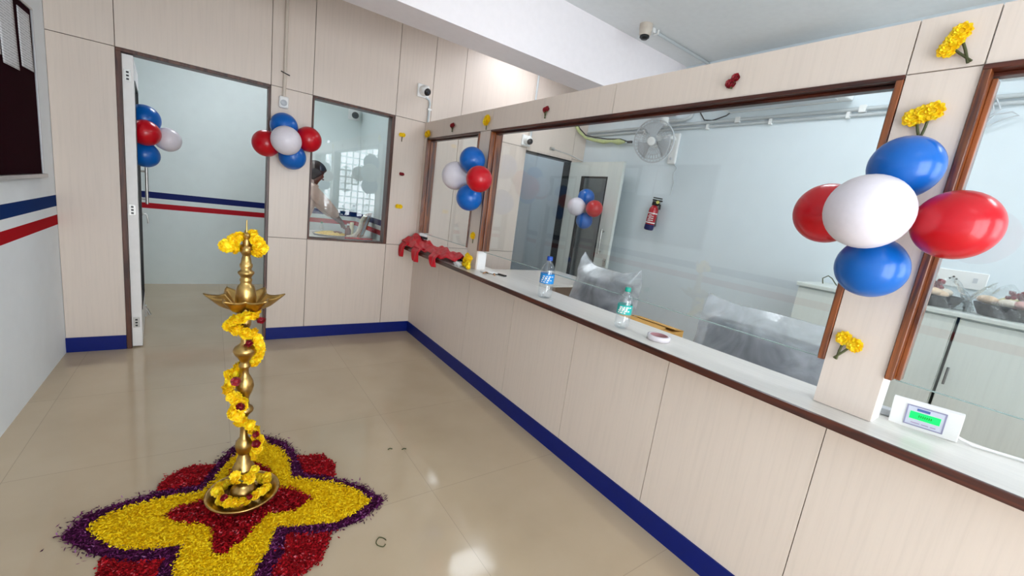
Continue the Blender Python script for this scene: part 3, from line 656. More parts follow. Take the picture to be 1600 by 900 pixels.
sheet(-.520,-.330,1.800,2.095,W+.0145,'printed white notice nearest the metal edge of the maroon board',.003)
sheet(-.780,-.560,1.770,2.125,W+.0145,'printed white notice second from the metal edge of the maroon board',.003,-.015)
sheet(-1.03,-.80,1.800,2.12,W+.0145,'printed white notice farthest along the maroon board',.003)
# ------------------------------------------------------------------ enclosure end wall: fan, extinguisher, conduits, air conditioner
t = thing('wall_fan', (R,-1.30,2.25), 'white wall mounted fan with round wire guard above the fire extinguisher', 'fan')
MB().box((R-.035,-1.345,2.06),(R,-1.255,2.36)).build('base_plate', M['white_pl'], t, bevel=.012)
MB().tube([(R-.03,-1.295,2.30),(R-.12,-1.29,2.31),(R-.20,-1.275,2.27)], .024, 12).build('swing_arm', M['white_pl'], t)
MB().lathe([(.013,.0),(.012,.012)], (R-.035,-1.30,2.11), 16, dirmat((-1,0,0))).build('speed_knob', M['grey_pl'], t)
fc = Vector((R-.29,-1.245,2.235)); ax = Vector((-.93,-.25,-.22)).normalized(); RF = dirmat(ax)
MB().lathe([(.06,-.10),(.07,-.06),(.062,-.02)], fc, 24, RF).build('motor_housing', M['white_pl'], t)
g = MB()
for r, h in ((.20,0),):
    g.tube([fc + RF @ Vector((r*math.cos(2*PI*k/48), r*math.sin(2*PI*k/48), 0)) for k in range(48)], .007, 8, closed=True)
g.build('guard_rim', M['grey_pl'], t)
g = MB()
for k in range(36):
    q = 2*PI*k/36
    for sg in (1,-1): g.tube([fc + RF @ Vector((.205*math.cos(q+.15*(1-s))*s, .205*math.sin(q+.15*(1-s))*s, sg*.055*(1-s**2.5))) for s in (.2,.45,.7,.88,1.0)], .0016, 4, caps=False)
for r in (.08,.13,.17):
    for sg in (1,-1): g.tube([fc + RF @ Vector((r*math.cos(2*PI*k/36), r*math.sin(2*PI*k/36), sg*.055*(1-(r/.2)**2.5))) for k in range(36)], .0016, 4, closed=True)
g.build('wire_guard', M['alu'], t)
MB().lathe([(.042,.05),(.042,.058),(.03,.062),(.0001,.063)], fc, 24, RF).build('guard_badge', M['white_pl'], t)
for k in range(3):
    q0 = 2*PI*k/3 + .4
    def blade(u, v, q0=q0):
        r = .035 + .14*v; q = q0 + (u-.5)*1.35*(.55+.45*v)
        return fc + RF @ Vector((r*math.cos(q), r*math.sin(q), (u-.5)*.04))
    MB().grid(blade, 8, 8).build('blade', M['grey_pl'], t, solid=.003)
MB().lathe([(.034,-.03),(.034,.02),(.02,.032),(.0001,.034)], fc, 20, RF).build('hub', M['grey_pl'], t)
MB().lathe([(.03,0),(.04,.03),(.04,.07)], (R-.2,-1.26,2.40), 18).build('swing_gear', M['white_pl'], t)
tag(MB().tube([(R-.012,-1.36,1.75),(R-.012,-1.37,1.86),(R-.012,-1.345,1.97),(R-.012,-1.37,2.02),(R-.012,-1.33,2.06)], .004, 6).build('fan_cable', M['pvc']), 'thin white cable hanging on the wall below the fan', 'cable')
ec = Vector((2.06,-1.215,0)); tiltE = Euler((.10,0,0)).to_matrix()
t = thing('fire_extinguisher', (2.06,-1.215,1.36), 'small red fire extinguisher hung on the end wall of the enclosure', 'fire extinguisher')
eo = Vector((2.06,-1.225,1.375)); RE = tiltE
MB().lathe([(.042,.055),(.047,.06),(.047,.20),(.044,.225),(.03,.25),(.018,.262)], eo, 28, RE).build('cylinder', mat('extinguisher_red',(176,10,28),.05,rough=.3,coat=.5), t)
MB().lathe([(.03,0),(.044,.004),(.0475,.015),(.0475,.06)], eo, 28, RE).build('base_band', mat('dark_blue_band',(20,24,84),.05,rough=.4), t)
MB().lathe([(.0478,.075),(.0478,.085)], eo, 28, RE, caps=False).lathe([(.0478,.172),(.0478,.182)], eo, 28, RE, caps=False).build('label_band', M['white_pl'], t)
lb = MB()
for k in range(5): lb.obox(eo + RE @ Vector((-.0475,-.012+.004*(k%2),.098+.015*k)), (.002,.018-.003*(k%3),.0035), RE)
for k in range(3): lb.obox(eo + RE @ Vector((-.034,-.034,.105+.02*k)), (.009,.009,.004), RE)
lb.build('label_print', M['white_pl'], t)
MB().obox(eo + RE @ Vector((0,0,.28)), (.022,.026,.022), RE).obox(eo + RE @ Vector((0,-.015,.312)), (.012,.055,.008), RE).obox(eo + RE @ Vector((0,-.012,.335)), (.012,.05,.006), RE).build('valve_head', M['black'], t, bevel=.003)
MB().tube([eo + RE @ Vector((0,-.03,.28)), eo + RE @ Vector((0,-.06,.27)), eo + RE @ Vector((0,-.065,.225))], .010, 10).build('nozzle', M['black'], t)
MB().lathe([(.016,0),(.016,.008)], eo + RE @ Vector((-.024,-.042,.295)), 16, dirmat((-1,-.2,0))).build('gauge', mat('gauge_face',(220,214,120),.05,rough=.4), t)
MB().box((R-.04,-1.245,1.60),(R,-1.205,1.66)).box((R-.012,-1.25,1.42),(R,-1.20,1.68)).build('wall_bracket', M['steel'], t)
t = thing('conduit_pipe', (R,-2,2.40), 'long white clipped conduit pipe on the enclosure end wall, lower of the two', 'pipe')
MB().tube([(R-.014,-.02,2.405),(R-.014,-5.5,2.392)], .0125, 10).build('pipe', M['pvc'], t)
for y in (-.9,-1.62,-2.18,-2.72,-3.3,-3.9): MB().box((R-.034,y-.011,2.378),(R,y+.011,2.422)).build('pipe_clip', M['white_pl'], t)
t = thing('conduit_pipe', (R,-2,2.435), 'long grey trunking pipe on the enclosure end wall, upper of the two', 'pipe')
MB().tube([(R-.016,-.02,2.444),(R-.016,-5.5,2.432)], .0145, 10).build('pipe', M['pvc'], t)
for y in (-1.9,-2.80): MB().box((R-.04,y-.02,2.412),(R,y+.02,2.46)).build('pipe_coupling', M['white_pl'], t)
t = thing('air_conditioner', (R,-2.3,2.53), 'white split air conditioner just under the header of the wide opening', 'air conditioner')
prof = [(R,2.505),(R-.15,2.495),(R-.20,2.515),(R-.215,2.56),(R-.21,2.80),(R-.19,2.825),(R,2.825)]
MB().prism([(a,b) for a,b in prof], -2.72, -1.80, 'y').build('casing', M['white_pl'], t, bevel=.01)
MB().box((R-.185,-2.66,2.49),(R-.10,-1.86,2.498)).build('louver', M['grey_pl'], t)
t = thing('conduit_pipe', (R,-1.5,2.5), 'white drain pipe with an elbow near the fan, under the beam end', 'pipe')
MB().tube([(R-.02,-1.20,2.485),(R-.02,-1.36,2.485),(R-.02,-1.42,2.505),(R-.02,-1.44,2.56),(R-.02,-1.48,2.75)], .017, 10).build('pipe', M['pvc'], t)
tag(MB().tube([(R-.015,-1.50,2.64),(R-.02,-1.51,2.54),(R-.02,-1.57,2.465),(R-.02,-1.65,2.452),(R-.02,-1.78,2.485),(R-.02,-1.88,2.56),(R-.015,-1.89,2.66)], .006, 8).build('hanging_cable', M['black']), 'black cable loop hanging below the header near the fan', 'cable')
t = thing('cable_bundle', (1.9,-.03,2.45), 'dark cable in a pale green plastic sleeve drooping from the panelled corner', 'cable')
MB().tube([(1.86,-.03,2.56),(1.95,-.05,2.46),(2.03,-.09,2.395),(2.07,-.2,2.372),(2.09,-.40,2.345),(2.09,-.60,2.335),(2.09,-.74,2.292)], .007, 8).build('cable', M['black'], t)
MB().tube([(1.88,-.03,2.505),(1.95,-.05,2.425),(2.03,-.09,2.365),(2.07,-.2,2.342),(2.09,-.36,2.315),(2.09,-.47,2.318),(2.09,-.58,2.305),(2.09,-.67,2.30)], [.02,.018,.016,.02,.024,.014,.034,.012], 10).build('plastic_sleeve', mat('pale_green_film',(204,214,150),.1,rough=.3,alpha=.9), t)
MB().obox((2.09,-.74,2.296), (.01,.03,.012), (0,0,0)).build('plug', M['black'], t)
t = thing('loose_cables', (R,-3.45,2.3), 'tangle of loose grey cables on the wall at the opening nearest the camera', 'cable')
for k, pts in enumerate([[(2.12,-3.37,2.50),(2.11,-3.43,2.42),(2.11,-3.46,2.34),(2.11,-3.44,2.28),(2.12,-3.38,2.22)],[(2.12,-3.40,2.28),(2.10,-3.46,2.33),(2.10,-3.53,2.34),(2.11,-3.56,2.32),(2.10,-3.50,2.30),(2.11,-3.42,2.25)],[(2.12,-3.44,2.44),(2.11,-3.48,2.36),(2.11,-3.40,2.30),(2.12,-3.35,2.24)]]):
    MB().tube(pts, .0045, 6).build('cable', M['grey_pl'], t)
t = thing('exhaust_fan', (R,-3.52,2.56), 'square white exhaust fan under the header at the right edge', 'fan')
MB().box((R-.03,-3.66,2.535),(R,-3.435,2.76)).build('square_frame', M['white_pl'], t, bevel=.006)
MB().lathe([(.085,.03),(.085,.034)], (R,-3.548,2.645), 28, dirmat((-1,0,0))).build('round_opening', M['grey_pl'], t)
for k in range(4): MB().obox((R-.04,-3.548+.045*math.cos(PI/2*k),2.645+.045*math.sin(PI/2*k)), (.004,.04 if k%2==0 else .018,.04 if k%2 else .018), (0,0,0)).build('blade', M['alu'], t)
t = thing('socket_plate', (R,-3.54,1.34), 'white electric socket plate on the wall above the cellophane hampers', 'socket')
MB().box((R-.012,-3.66,1.295),(R,-3.44,1.40)).build('plate', M['white_pl'], t, bevel=.004)
s = MB()
for y in (-3.50,-3.515,-3.53): s.lathe([(.006,.0),(.006,.002)], (R-.012,y,1.345 + (.012 if y==-3.515 else 0)), 10, dirmat((-1,0,0)))
s.build('socket_holes', M['black'], t); MB().box((R-.0135,-3.62,1.335),(R-.012,-3.60,1.365)).build('switch', M['grey_pl'], t)
# ------------------------------------------------------------------ storage cabinets and hampers
CXF = 1.69
def cabinet(y1, y0, label, hand):
    t = thing('storage_cabinet', (CXF,(y0+y1)/2,0), label, 'cabinet', 'cabinets under the gift hampers')
    MB().box((CXF+.02,y0,.0),(R-.003,y1,1.145)).build('carcass', M['lam_c'], t)
    ym = (y0+y1)/2
    for a, b, hy in ((ym+.0015,y1-.004,hand[0]),(y0+.004,ym-.0015,hand[1])):
        d = MB().box((CXF,a,.08),(CXF+.019,b,1.135)).build('door', M['lam_c'], t, bevel=.001)
        if hy is not None: MB().tube([(CXF-.03,hy,.765),(CXF-.03,hy,.865)], .006).tube([(CXF,hy,.775),(CXF-.03,hy,.775)], .004).tube([(CXF,hy,.855),(CXF-.03,hy,.855)], .004).build('handle', mat('dark_steel',(120,120,118),.05,rough=.3,metal=1.0), d)
    MB().box((CXF+.03,y0,0),(CXF+.04,y1,.08)).build('plinth', M['lam_c'], t)
cabinet(-2.84,-3.636,'pale laminate cabinet half hidden behind the pilaster',(-3.20,-3.44))
cabinet(-3.648,-4.44,'pale laminate cabinet with a steel handle behind the display unit',(-3.672,-4.40))
tag(MB().box((CXF-.012,-4.46,1.147),(R-.003,-2.83,1.172)).build('cabinet_top', M['lam_c'], bevel=.002), 'long pale laminate top laid across the storage cabinets', 'worktop')
def hamper(y, label, L, seed):
    r_ = random.Random(seed); t = thing('gift_hamper', (1.90,y,1.172), label, 'gift hamper', 'cellophane hampers on the cabinets'); c = Vector((1.90,y,1.172))
    MB().lathe([(.10,0),(.112,.004),(.136,.05),(.142,.070),(.136,.070),(.13,.05),(.105,.012)], c, 28).build('basket', mat('dark_basket',(10,10,13),.3,(60,60,60),rough=.8,spec=.1), t)
    cols = [(226,160,150),(232,196,160),(216,204,130),(196,120,110),(236,220,200)]
    for k in range(9):
        q = r_.uniform(0,6.3); rr = r_.uniform(.01,.09)
        MB().ell(c + Vector((rr*math.cos(q), rr*math.sin(q)*1.1, .074 + r_.uniform(0,.02))), (.038,.044,.024), n=12, m=8).build('packet', mat('hamper_packet_%d' % k, cols[k%5], .12, rough=.4), t)
    for k in range(12):
        a = r_.uniform(-.3,.3); inst(ROSE, 'dried_flower', c + Vector((r_.uniform(-.03,.03), r_.uniform(-.05,.02), .120 + r_.uniform(-.01,.03))), r_.uniform(.012,.018), t)
    def wrap(u, v):
        q = 2*PI*u; z = v*.17; rr = (.155 + .014*math.sin(9*q+4*v) + .012*math.sin(17*q+9*v))*(1-.55*v**2)
        return c + Vector((rr*math.cos(q), rr*math.sin(q)*1.15, .001 + z*(1+.12*math.sin(5*q))))
    MB().grid(wrap, 72, 10).build('cellophane', M['cello'], t)
    return t
hamper(-3.475,'cellophane wrapped hamper beside the wooden jamb on the storage cabinet',1,3)
hamper(-3.795,'cellophane wrapped hamper farther right on the storage cabinet',1,5)
tag(MB().tube([(1.95,-2.90,1.172),(1.95,-2.89,1.21),(1.95,-2.92,1.235),(1.94,-2.95,1.22),(1.93,-2.97,1.20),(1.93,-2.99,1.178)], .004, 6).build('wire_curl', M['stem']), 'thin curl of wire standing on the cabinet top behind the blue balloon', 'wire')
# ------------------------------------------------------------------ desk, carton and chairs behind the ledge
t = thing('side_desk', (1.2,-.75,0), 'white desk return by the panelled wall behind the counter', 'desk')
MB().box((.42,-1.15,.735),(1.63,-.40,.76)).build('desk_top', M['lam_h'], t, bevel=.002)
for x in (.44,1.585): MB().box((x,-1.12,0),(x+.025,-.43,.735)).build('side_panel', M['lam'], t)
MB().box((.47,-.46,.25),(1.585,-.44,.735)).build('back_panel', M['lam'], t)
t = thing('cardboard_box', (.84,-2.22,0), 'brown cardboard carton just showing above the ledge behind the green capped bottle', 'box')
MB().box((.66,-2.46,0),(1.02,-2.09,.722)).build('carton', M['cardboard'], t, bevel=.004)
MB().obox((.73,-2.275,.742), (.07,.183,.002), (0,-.28,0)).obox((.96,-2.275,.733), (.06,.185,.002), (0,.15,0)).build('flap', M['cardboard'], t)
def office_chair(x, y, yaw, label, seed, wid=.50, top=.99, ck=(.06,.05,.0)):
    t = thing('office_chair', (x,y,0), label, 'chair', 'office chairs under plastic covers')
    c = Vector((x,y,0)); Rz = Matrix.Rotation(yaw, 3, 'Z')        # local: +x is the chair's rear
    P = lambda a,b,h: c + Rz @ Vector((a,b,h))
    sq = lambda q, hx, hy, e=.5: (hx*math.copysign(abs(math.cos(q))**e, math.cos(q)), hy*math.copysign(abs(math.sin(q))**e, math.sin(q)))
    s = MB(); ring = [sq(2*PI*k/32,.24,.245) for k in range(32)]
    vs = [P(a*f-.05,b*f,h) for f,h in ((.9,.42),(1,.435),(1,.47),(.93,.49)) for a,b in ring]
    s.add(vs, [(i*32+k, i*32+(k+1)%32, (i+1)*32+(k+1)%32, (i+1)*32+k) for i in range(3) for k in range(32)] + [tuple(range(96,128))], True); s.build('seat', M['mesh_grey'], t)
    def back(u, v):
        b = (u-.5)*wid; h = .55 + (top-.05-.55)*v
        return P(.20 + .05*v - .06*(1-abs(2*u-1)**2)*1.0 + .03, b, h)
    MB().grid(back, 14, 14).build('backrest', M['mesh_grey'], t, solid=.028)
    MB().tube([P(.24,-wid/2,.56), P(.28,-wid/2,top-.05), P(.28,0,top-.045), P(.28,wid/2,top-.05), P(.24,wid/2,.56), P(.20,0,.55)], .012, 8, closed=True).build('back_frame', M['black'], t)
    MB().tube([P(.0,0,.41), P(.22,0,.42), P(.27,0,.60)], .018, 8).build('back_support', M['black'], t)
    for sg in (-1,1): MB().tube([P(-.05,sg*.25,.44), P(-.02,sg*.29,.55), P(-.02,sg*.29,.66)], .013, 8).obox(P(-.03,sg*.29,.672), (.12,.035,.012), Rz).build('armrest', M['black'], t)
    MB().tube([P(-.05,0,.42), P(-.05,0,.10)], .026, 12).build('gas_lift', M['black'], t)
    for k in range(5):
        q = 2*PI*k/5 + .3; e = (-.05 + .28*math.cos(q), .28*math.sin(q))
        l = MB().tube([P(-.05,0,.11), P(e[0],e[1],.075)], [.022,.014], 8).build('base_leg', M['black'], t)
        MB().ell(P(e[0],e[1],.029), (.022,.028,.028), n=12, m=8).build('caster', M['black'], l)
    r_ = random.Random(seed); ph = [r_.uniform(0,6) for _ in range(6)]
    def cover(u, v):
        # loose bag: front and rear faces, open at the bottom, corners stand up
        q = 2*PI*u; a, b = sq(q, .105, wid/2 + .03, .30)
        e = abs(b)/(wid/2+.03); side = 1 if b > 0 else -1
        h = .58 + (top + .045 + (ck[0] if side > 0 else ck[1])*e**4 - ck[2]*(1-e*e) - .58)*v
        pinch = 1 - .90*max(0,(v-.78)/.22)**1.2
        fold = .016*math.sin(11*b/wid + ph[3] + 5*v) + .012*math.sin(6*b/wid - 9*v + ph[2]) + .010*max(0, math.sin(14*b/wid + 16*v + ph[5]))**3
        return P(.240 + .035*v + a*pinch - fold*(.35+.65*(a < 0)), b*(1 + .02*math.sin(9*v+ph[4]) + .06*v**4), h)
    MB().grid(cover, 120, 36).build('plastic_cover', M['plastic_bag'], t)
    return t
office_chair(.62,-1.80,-.02,'office chair back under a clear plastic cover, behind the blue labelled bottle',2,.50,1.0,(.085,.04,.012))
office_chair(.40,-3.11,0.0,'office chair back under a wrinkled clear plastic cover, beside the counter pilaster',4,.60,1.0,(.035,.03,-.015))
# ------------------------------------------------------------------ things on the ledge
def bottle(x, y, H, r, capm, labm, label, name='water_bottle'):
    t = thing(name, (x,y,Z1), label, 'bottle'); c = (x,y,Z1)
    pr = [(r*.75,.001),(r*.95,.008),(r,.02),(r,.30*H),(r*.96,.32*H),(r,.34*H),(r,.60*H),(r*.97,.63*H),(r*.98,.66*H),(r*.78,.76*H),(r*.45,.85*H),(r*.34,.875*H),(r*.34,.90*H)]
    MB().lathe(pr, c, 32).build('bottle_body', M['pet'], t)
    MB().lathe([(r*.40,.90*H),(r*.41,.905*H),(r*.41,.985*H),(r*.36,H),(.0001,H)], c, 24).build('cap', capm, t)
    MB().lathe([(r*1.012,.36*H),(r*1.012,.59*H)], c, 32, caps=False).build('label_wrap', labm, t)
    p = MB(); hx = Vector((-1.68-x,-4.02-y,0)).normalized(); a0 = math.atan2(hx.y,hx.x)
    for k in range(4):
        for j in range(3+k%2):
            q = a0 - .75 + .42*j + .1*k; p.obox((x+r*1.018*math.cos(q), y+r*1.018*math.sin(q), Z1+(.40+.045*k)*H), (.0008,.0045+.002*((j+k)%2),.0028 if k != 2 else .005), (0,0,q))
    p.build('label_print', M['white_pl'], t)
    return t
bottle(-.022,-2.122,.255,.043,mat('blue_cap',(10,72,170),.05,rough=.35),mat('blue_label',(24,140,216),.08,rough=.35),'larger clear water bottle with blue cap and blue label on the ledge')
bottle(-.024,-2.732,.205,.036,mat('teal_cap',(0,160,140),.05,rough=.35),mat('teal_label',(30,178,170),.08,rough=.35),'smaller clear water bottle with teal cap and teal label on the ledge')
t = thing('tape_roll', (.005,-2.93,Z1), 'roll of clear adhesive tape lying on the ledge near the wrapped chair', 'tape')
MB().lathe([(.040,.001),(.052,.001),(.052,.024),(.040,.024),(.040,.001)], (.005,-2.93,Z1), 36, caps=False).build('tape_winding', mat('clear_tape',(228,220,224),.04,rough=.25), t)
MB().lathe([(.0375,.001),(.040,.001),(.040,.024),(.0375,.024),(.0375,.001)], (.005,-2.93,Z1), 36, caps=False).build('cardboard_core', mat('tape_core',(170,120,124),.05,rough=.6), t)
def crumple(name, c, s, m, label, cat, seed):
    r_ = random.Random(seed); ph = [r_.uniform(0,6.3) for _ in range(5)]
    def fn(u, v):
        q = 2*PI*u; h = PI*v; k = 1 + .22*math.sin(3*q+ph[0]) *math.sin(h)+ .18*math.sin(5*q+4*h+ph[1])*math.sin(h) + .12*math.sin(7*h+ph[2])
        return (c[0]+s[0]*k*math.sin(h)*math.cos(q), c[1]+s[1]*k*math.sin(h)*math.sin(q), max(Z1+.001, c[2]-s[2]*k*math.cos(h)))
    return tag(MB().grid(fn, 28, 14).build(name, m), label, cat)
crumple('tissue', (-.075,-1.10,Z1+.017), (.030,.045,.018), M['white_pl'], 'crumpled white tissue on the ledge beside the marigold bunch', 'tissue', 3)
crumple('plastic_scrap', (.055,-1.36,Z1+.008), (.05,.07,.008), M['white_pl'], 'thin white plastic scrap flat on the ledge behind the slim post', 'plastic scrap', 6)
for k, (x,y,a) in enumerate([(.000,-1.395,.3),(.04,-1.45,1.2)]):
    t = thing('flower_stalk', (x,y,Z1), ['broken flower stalk on the ledge nearer the slim post','broken forked flower stalk on the ledge nearer the blue capped bottle'][k], 'stalk')
    MB().tube([(x-.03*math.cos(a),y-.03*math.sin(a),Z1+.004),(x,y,Z1+.012),(x+.03*math.cos(a),y+.03*math.sin(a),Z1+.004)], .004, 6).build('stalk', mat('dry_stalk_%d'%k,(196,140,90),.2,rough=.7), t)
    MB().tube([(x,y,Z1+.012),(x+.02*math.sin(a),y-.025*math.cos(a),Z1+.006)], .003, 6).build('side_twig', M['stem'], t)
tag(MB().obox((.10,-1.46,Z1+.006), (.012,.045,.005), (0,0,.2)).build('marker_pen', M['black'], bevel=.002), 'dark pen lying on the ledge behind the flower stalks', 'pen')
# red cloth draped on the far end of the ledge
def cloth(u, v):
    y = -.03 - 1.03*u; w = .115*(1-.25*u) ; a = (v-.5)*2
    hump = .085*(1-.38*u)*(1 + .16*math.sin(9*u+1) + .10*math.sin(23*u)) * (1-a*a*.8)
    x = -.035 + a*w + .006*math.sin(14*u) ; z = Z1 + .012 + hump + .010*math.sin(5*a+20*u) + .007*math.sin(11*a+13*u) + .006*abs(math.sin(31*u-6*a)) + .004*math.sin(53*u+9*a)
    if a < -.75: x = min(x, -.10)
    return (x, y, max(z, Z1+.006))
t = thing('red_cloth', (-.03,-.5,Z1), 'bundled red satin cloth with hanging flaps on the far end of the ledge', 'cloth')
MB().grid(cloth, 140, 30).build('bundle', M['red_cloth'], t, solid=.008)
def flap(y0, y1, zb, skew, tag_):
    def fn(u, v):
        y = y0 + (y1-y0)*((u-.5)*(1.5-.75*v)+.5) + skew*v; q = v*1.35
        return (-.085 - .075*min(1, v*2.6) - .014*math.sin(8*u+3*v)*v, y, (Z1+.035) - max(0, v-.22)*(Z1+.035-zb)/.78 + .010*math.sin(PI*min(1,v*3)))
    MB().grid(fn, 10, 14).build('hanging_flap', M['red_cloth'], t, solid=.006)
flap(-.05,-.15,.80,.05,0); flap(-.34,-.47,.812,-.01,1); flap(-.72,-.82,.838,-.03,2)
tag(MB().obox((.012,-.155,Z1+.108), (.028,.05,.012), (0,.1,.1)).build('black_clip', M['black'], bevel=.003), 'small black clip resting on top of the red cloth', 'clip')
tag(MB().obox((.085,-.86,Z1+.022), (.022,.17,.018), (0,0,.05)).build('folded_garment', mat('navy_fabric',(24,40,62),.2,rough=.9), bevel=.008), 'dark blue folded fabric behind the red cloth', 'cloth')
# customer display
t = thing('display_unit', (.11,-3.83,Z1), 'white counter display with a lit green screen', 'display')
RD = Euler((0,-.24,.0)).to_matrix() @ Matrix.Rotation(.14,3,'Z')
dc = Vector((.105,-3.822,Z1+.046)); Q = lambda a,b,c_: dc + RD @ Vector((a,b,c_))
MB().obox(dc, (.009,.078,.046), RD).build('front_panel', M['white_pl'], t, bevel=.002)
MB().obox(Q(.022,0,-.012), (.016,.06,.03), RD).build('rear_housing', M['white_pl'], t, bevel=.003)
MB().obox(Q(-.0095,.0,.002), (.0012,.043,.034), RD).build('bezel', mat('bezel_grey',(206,208,224),.03,rough=.4), t)
fr = MB()
for b,c_,hb,hc in ((0,.035,.0435,.0018),(0,-.031,.0435,.0018),(.0425,.002,.0018,.034),(-.0425,.002,.0018,.034)): fr.obox(Q(-.0108,b,c_), (.0006,hb,hc), RD)
fr.build('bezel_rim', mat('bezel_rim',(150,148,178),.03,rough=.4), t)
sc = MB().obox(Q(-.0110,.0,.004), (.0008,.034,.0125), RD).build('lcd_screen', emissive('lit_green_lcd',(0,226,96),.55), t)
lc = MB()
for k in range(7): lc.obox(Q(-.0119,-.014+.0045*k,.0045), (.0002,.0014,.0045), RD)
lc.build('lcd_digits', mat('lcd_digit_green',(0,150,64),.02,rough=.4), sc)
MB().obox(Q(-.0112,.006,.0255), (.0008,.0145,.0042), RD).build('maker_plate', mat('plate_blue',(84,104,170),.03,rough=.4), t, bevel=.0006)
tx = MB()
for k, (b,hb) in enumerate(((.018,.010),(-.004,.008),(-.022,.006))): tx.obox(Q(-.0112,b,-.0215), (.0006,hb,.0011), RD)
tx.build('caption_print', mat('caption_violet',(170,140,180),.02,rough=.5), t)
MB().tube([Q(.02,-.07,-.04),(.14,-3.93,Z1+.006),(.17,-4.02,Z1+.006),(.185,-4.3,Z1+.006)], .0045, 8).build('cable', M['white_pl'], t)
tag(MB().obox((.155,-3.735,Z1+.012), (.02,.03,.011), (0,0,.3)).build('adapter_block', M['grey_pl'], bevel=.003), 'small grey adapter on the ledge between the pilaster and the display', 'adapter')
# bits on the floor
for k,(x,y) in enumerate([(-1.118,-2.60),(-.80,-2.02),(-.87,-1.99)]):
    m = [M['grey_pl'],M['stem'],M['stem']][k]
    if k == 0: o = MB().tube([(x+.016*math.cos(q)*(1+.25*math.cos(2*q)),y+.026*math.sin(q),.003) for q in [2*PI*i/24 for i in range(22)]], .002, 6).build('rubber_band', M['stem']); tag(o,'loop of thread on the floor beside the flower carpet','thread')
    else: tag(MB().tube([(x-.012,y,.003),(x,y+.004,.005),(x+.012,y-.003,.003)], .003, 6).build('twig_scrap', m), ['','tiny dark twig on the tiles farther from the counter skirting','second tiny dark twig on the tiles, nearer the brass lamp'][k], 'twig')
# ------------------------------------------------------------------ rear room: table, offerings, person
t = thing('side_table', (-.56,1.4,0), 'pale table in the rear room carrying the offerings tray', 'table')
MB().box((-1.12,1.02,.775),(-.015,1.80,.80)).build('table_top', M['lam_h'], t, bevel=.003)
for x in (-1.09,-.06):
    for y in (1.05,1.75): MB().box((x,y,0),(x+.035,y+.035,.775)).build('leg', M['alu'], t)
t = thing('offering_tray', (-.50,1.36,.80), 'steel tray heaped with yellow food on the rear room table', 'tray')
MB().lathe([(.19,.002),(.20,.004),(.215,.022),(.212,.022),(.195,.008)], (-.50,1.36,.80), 36).build('steel_tray', M['steel'], t)
s = MB(); s.grid(lambda u,v: (-.50+.185*v*math.cos(2*PI*u), 1.36+.185*v*math.sin(2*PI*u), .812+.035*(1-v*v)+.006*math.sin(9*u*6.28+7*v)), 40, 10); s.build('yellow_food', mat('yellow_food',(226,190,96),.2,(60,60,60),rough=.7), t)
MB().ell((-.44,1.33,.845),(.06,.035,.012)).build('dark_topping', mat('brown_topping',(120,70,40),.2,rough=.6), t)
def small_bottle(x, y, h, r, bm_, cm, label):
    t = thing('small_bottle', (x,y,.80), label, 'bottle')
    MB().lathe([(r*.9,.001),(r,.01),(r,.55*h),(r*.45,.75*h),(r*.4,.88*h)], (x,y,.80), 24).build('bottle_body', bm_, t)
    MB().lathe([(r*.46,.87*h),(r*.46,.99*h),(.0001,h)], (x,y,.80), 20).build('cap', cm, t)
small_bottle(-.60,1.42,.15,.026,M['pet'],mat('green_cap',(40,120,80),.05,rough=.4),'small clear bottle at the left end of the tray, under the reaching arm')
small_bottle(-.345,1.22,.17,.034,mat('amber_drink',(120,66,58),.1,rough=.2,coat=.4),M['white_pl'],'amber bottle with white cap right of the tray in the rear room')
tag(MB().lathe([(.024,.0),(.024,.17),(.018,.178),(.0001,.178)], (-.275,1.33,.80), 20).build('candle', mat('cream_candle',(232,226,190),.04,rough=.5,sub=.2)), 'thick cream candle standing beside the amber bottle in the rear room', 'candle')
t = thing('picture_frame', (-.10,1.30,.80), 'brown wooden picture frame leaning on the rear room side wall', 'picture frame')
Rf = Euler((0,.30,-.5)).to_matrix(); fc = Vector((-.12,1.33,.955))
g = MB()
for a,b,ha,hb in ((0,.145,.12,.012),(0,-.145,.12,.012),(.11,0,.012,.15),(-.11,0,.012,.15)): g.obox(fc + Rf @ Vector((0,a,b)), (.012,ha,hb), Rf)
g.build('wooden_frame', wood('frame_oak',(120,72,36),(176,116,60),(40,40,40),rough=.4), t)
MB().obox(fc, (.005,.10,.135), Rf).build('picture', mat('pale_picture',(186,196,206),.2,(12,12,12),rough=.3), t)
G2 = [(-.15,1.22,1.09),(-.20,1.20,1.02),(-.215,1.19,.94),(-.24,1.19,.87),(-.30,1.17,.825),(-.37,1.16,.818)]
tag(MB().tube(G2, [.02,.022,.024,.024,.022,.018], 10).build('flower_garland', mat('white_flowers',(228,226,204),.25,(70,70,70),bmp=.8,rough=.8)), 'white flower garland hanging from the leaning picture frame', 'garland')
tag(MB().box((-.40,1.05,.80),(-.10,1.13,.818)).build('red_cloth_strip', M['red_cloth']), 'folded red cloth strip along the near edge of the rear room table', 'cloth')
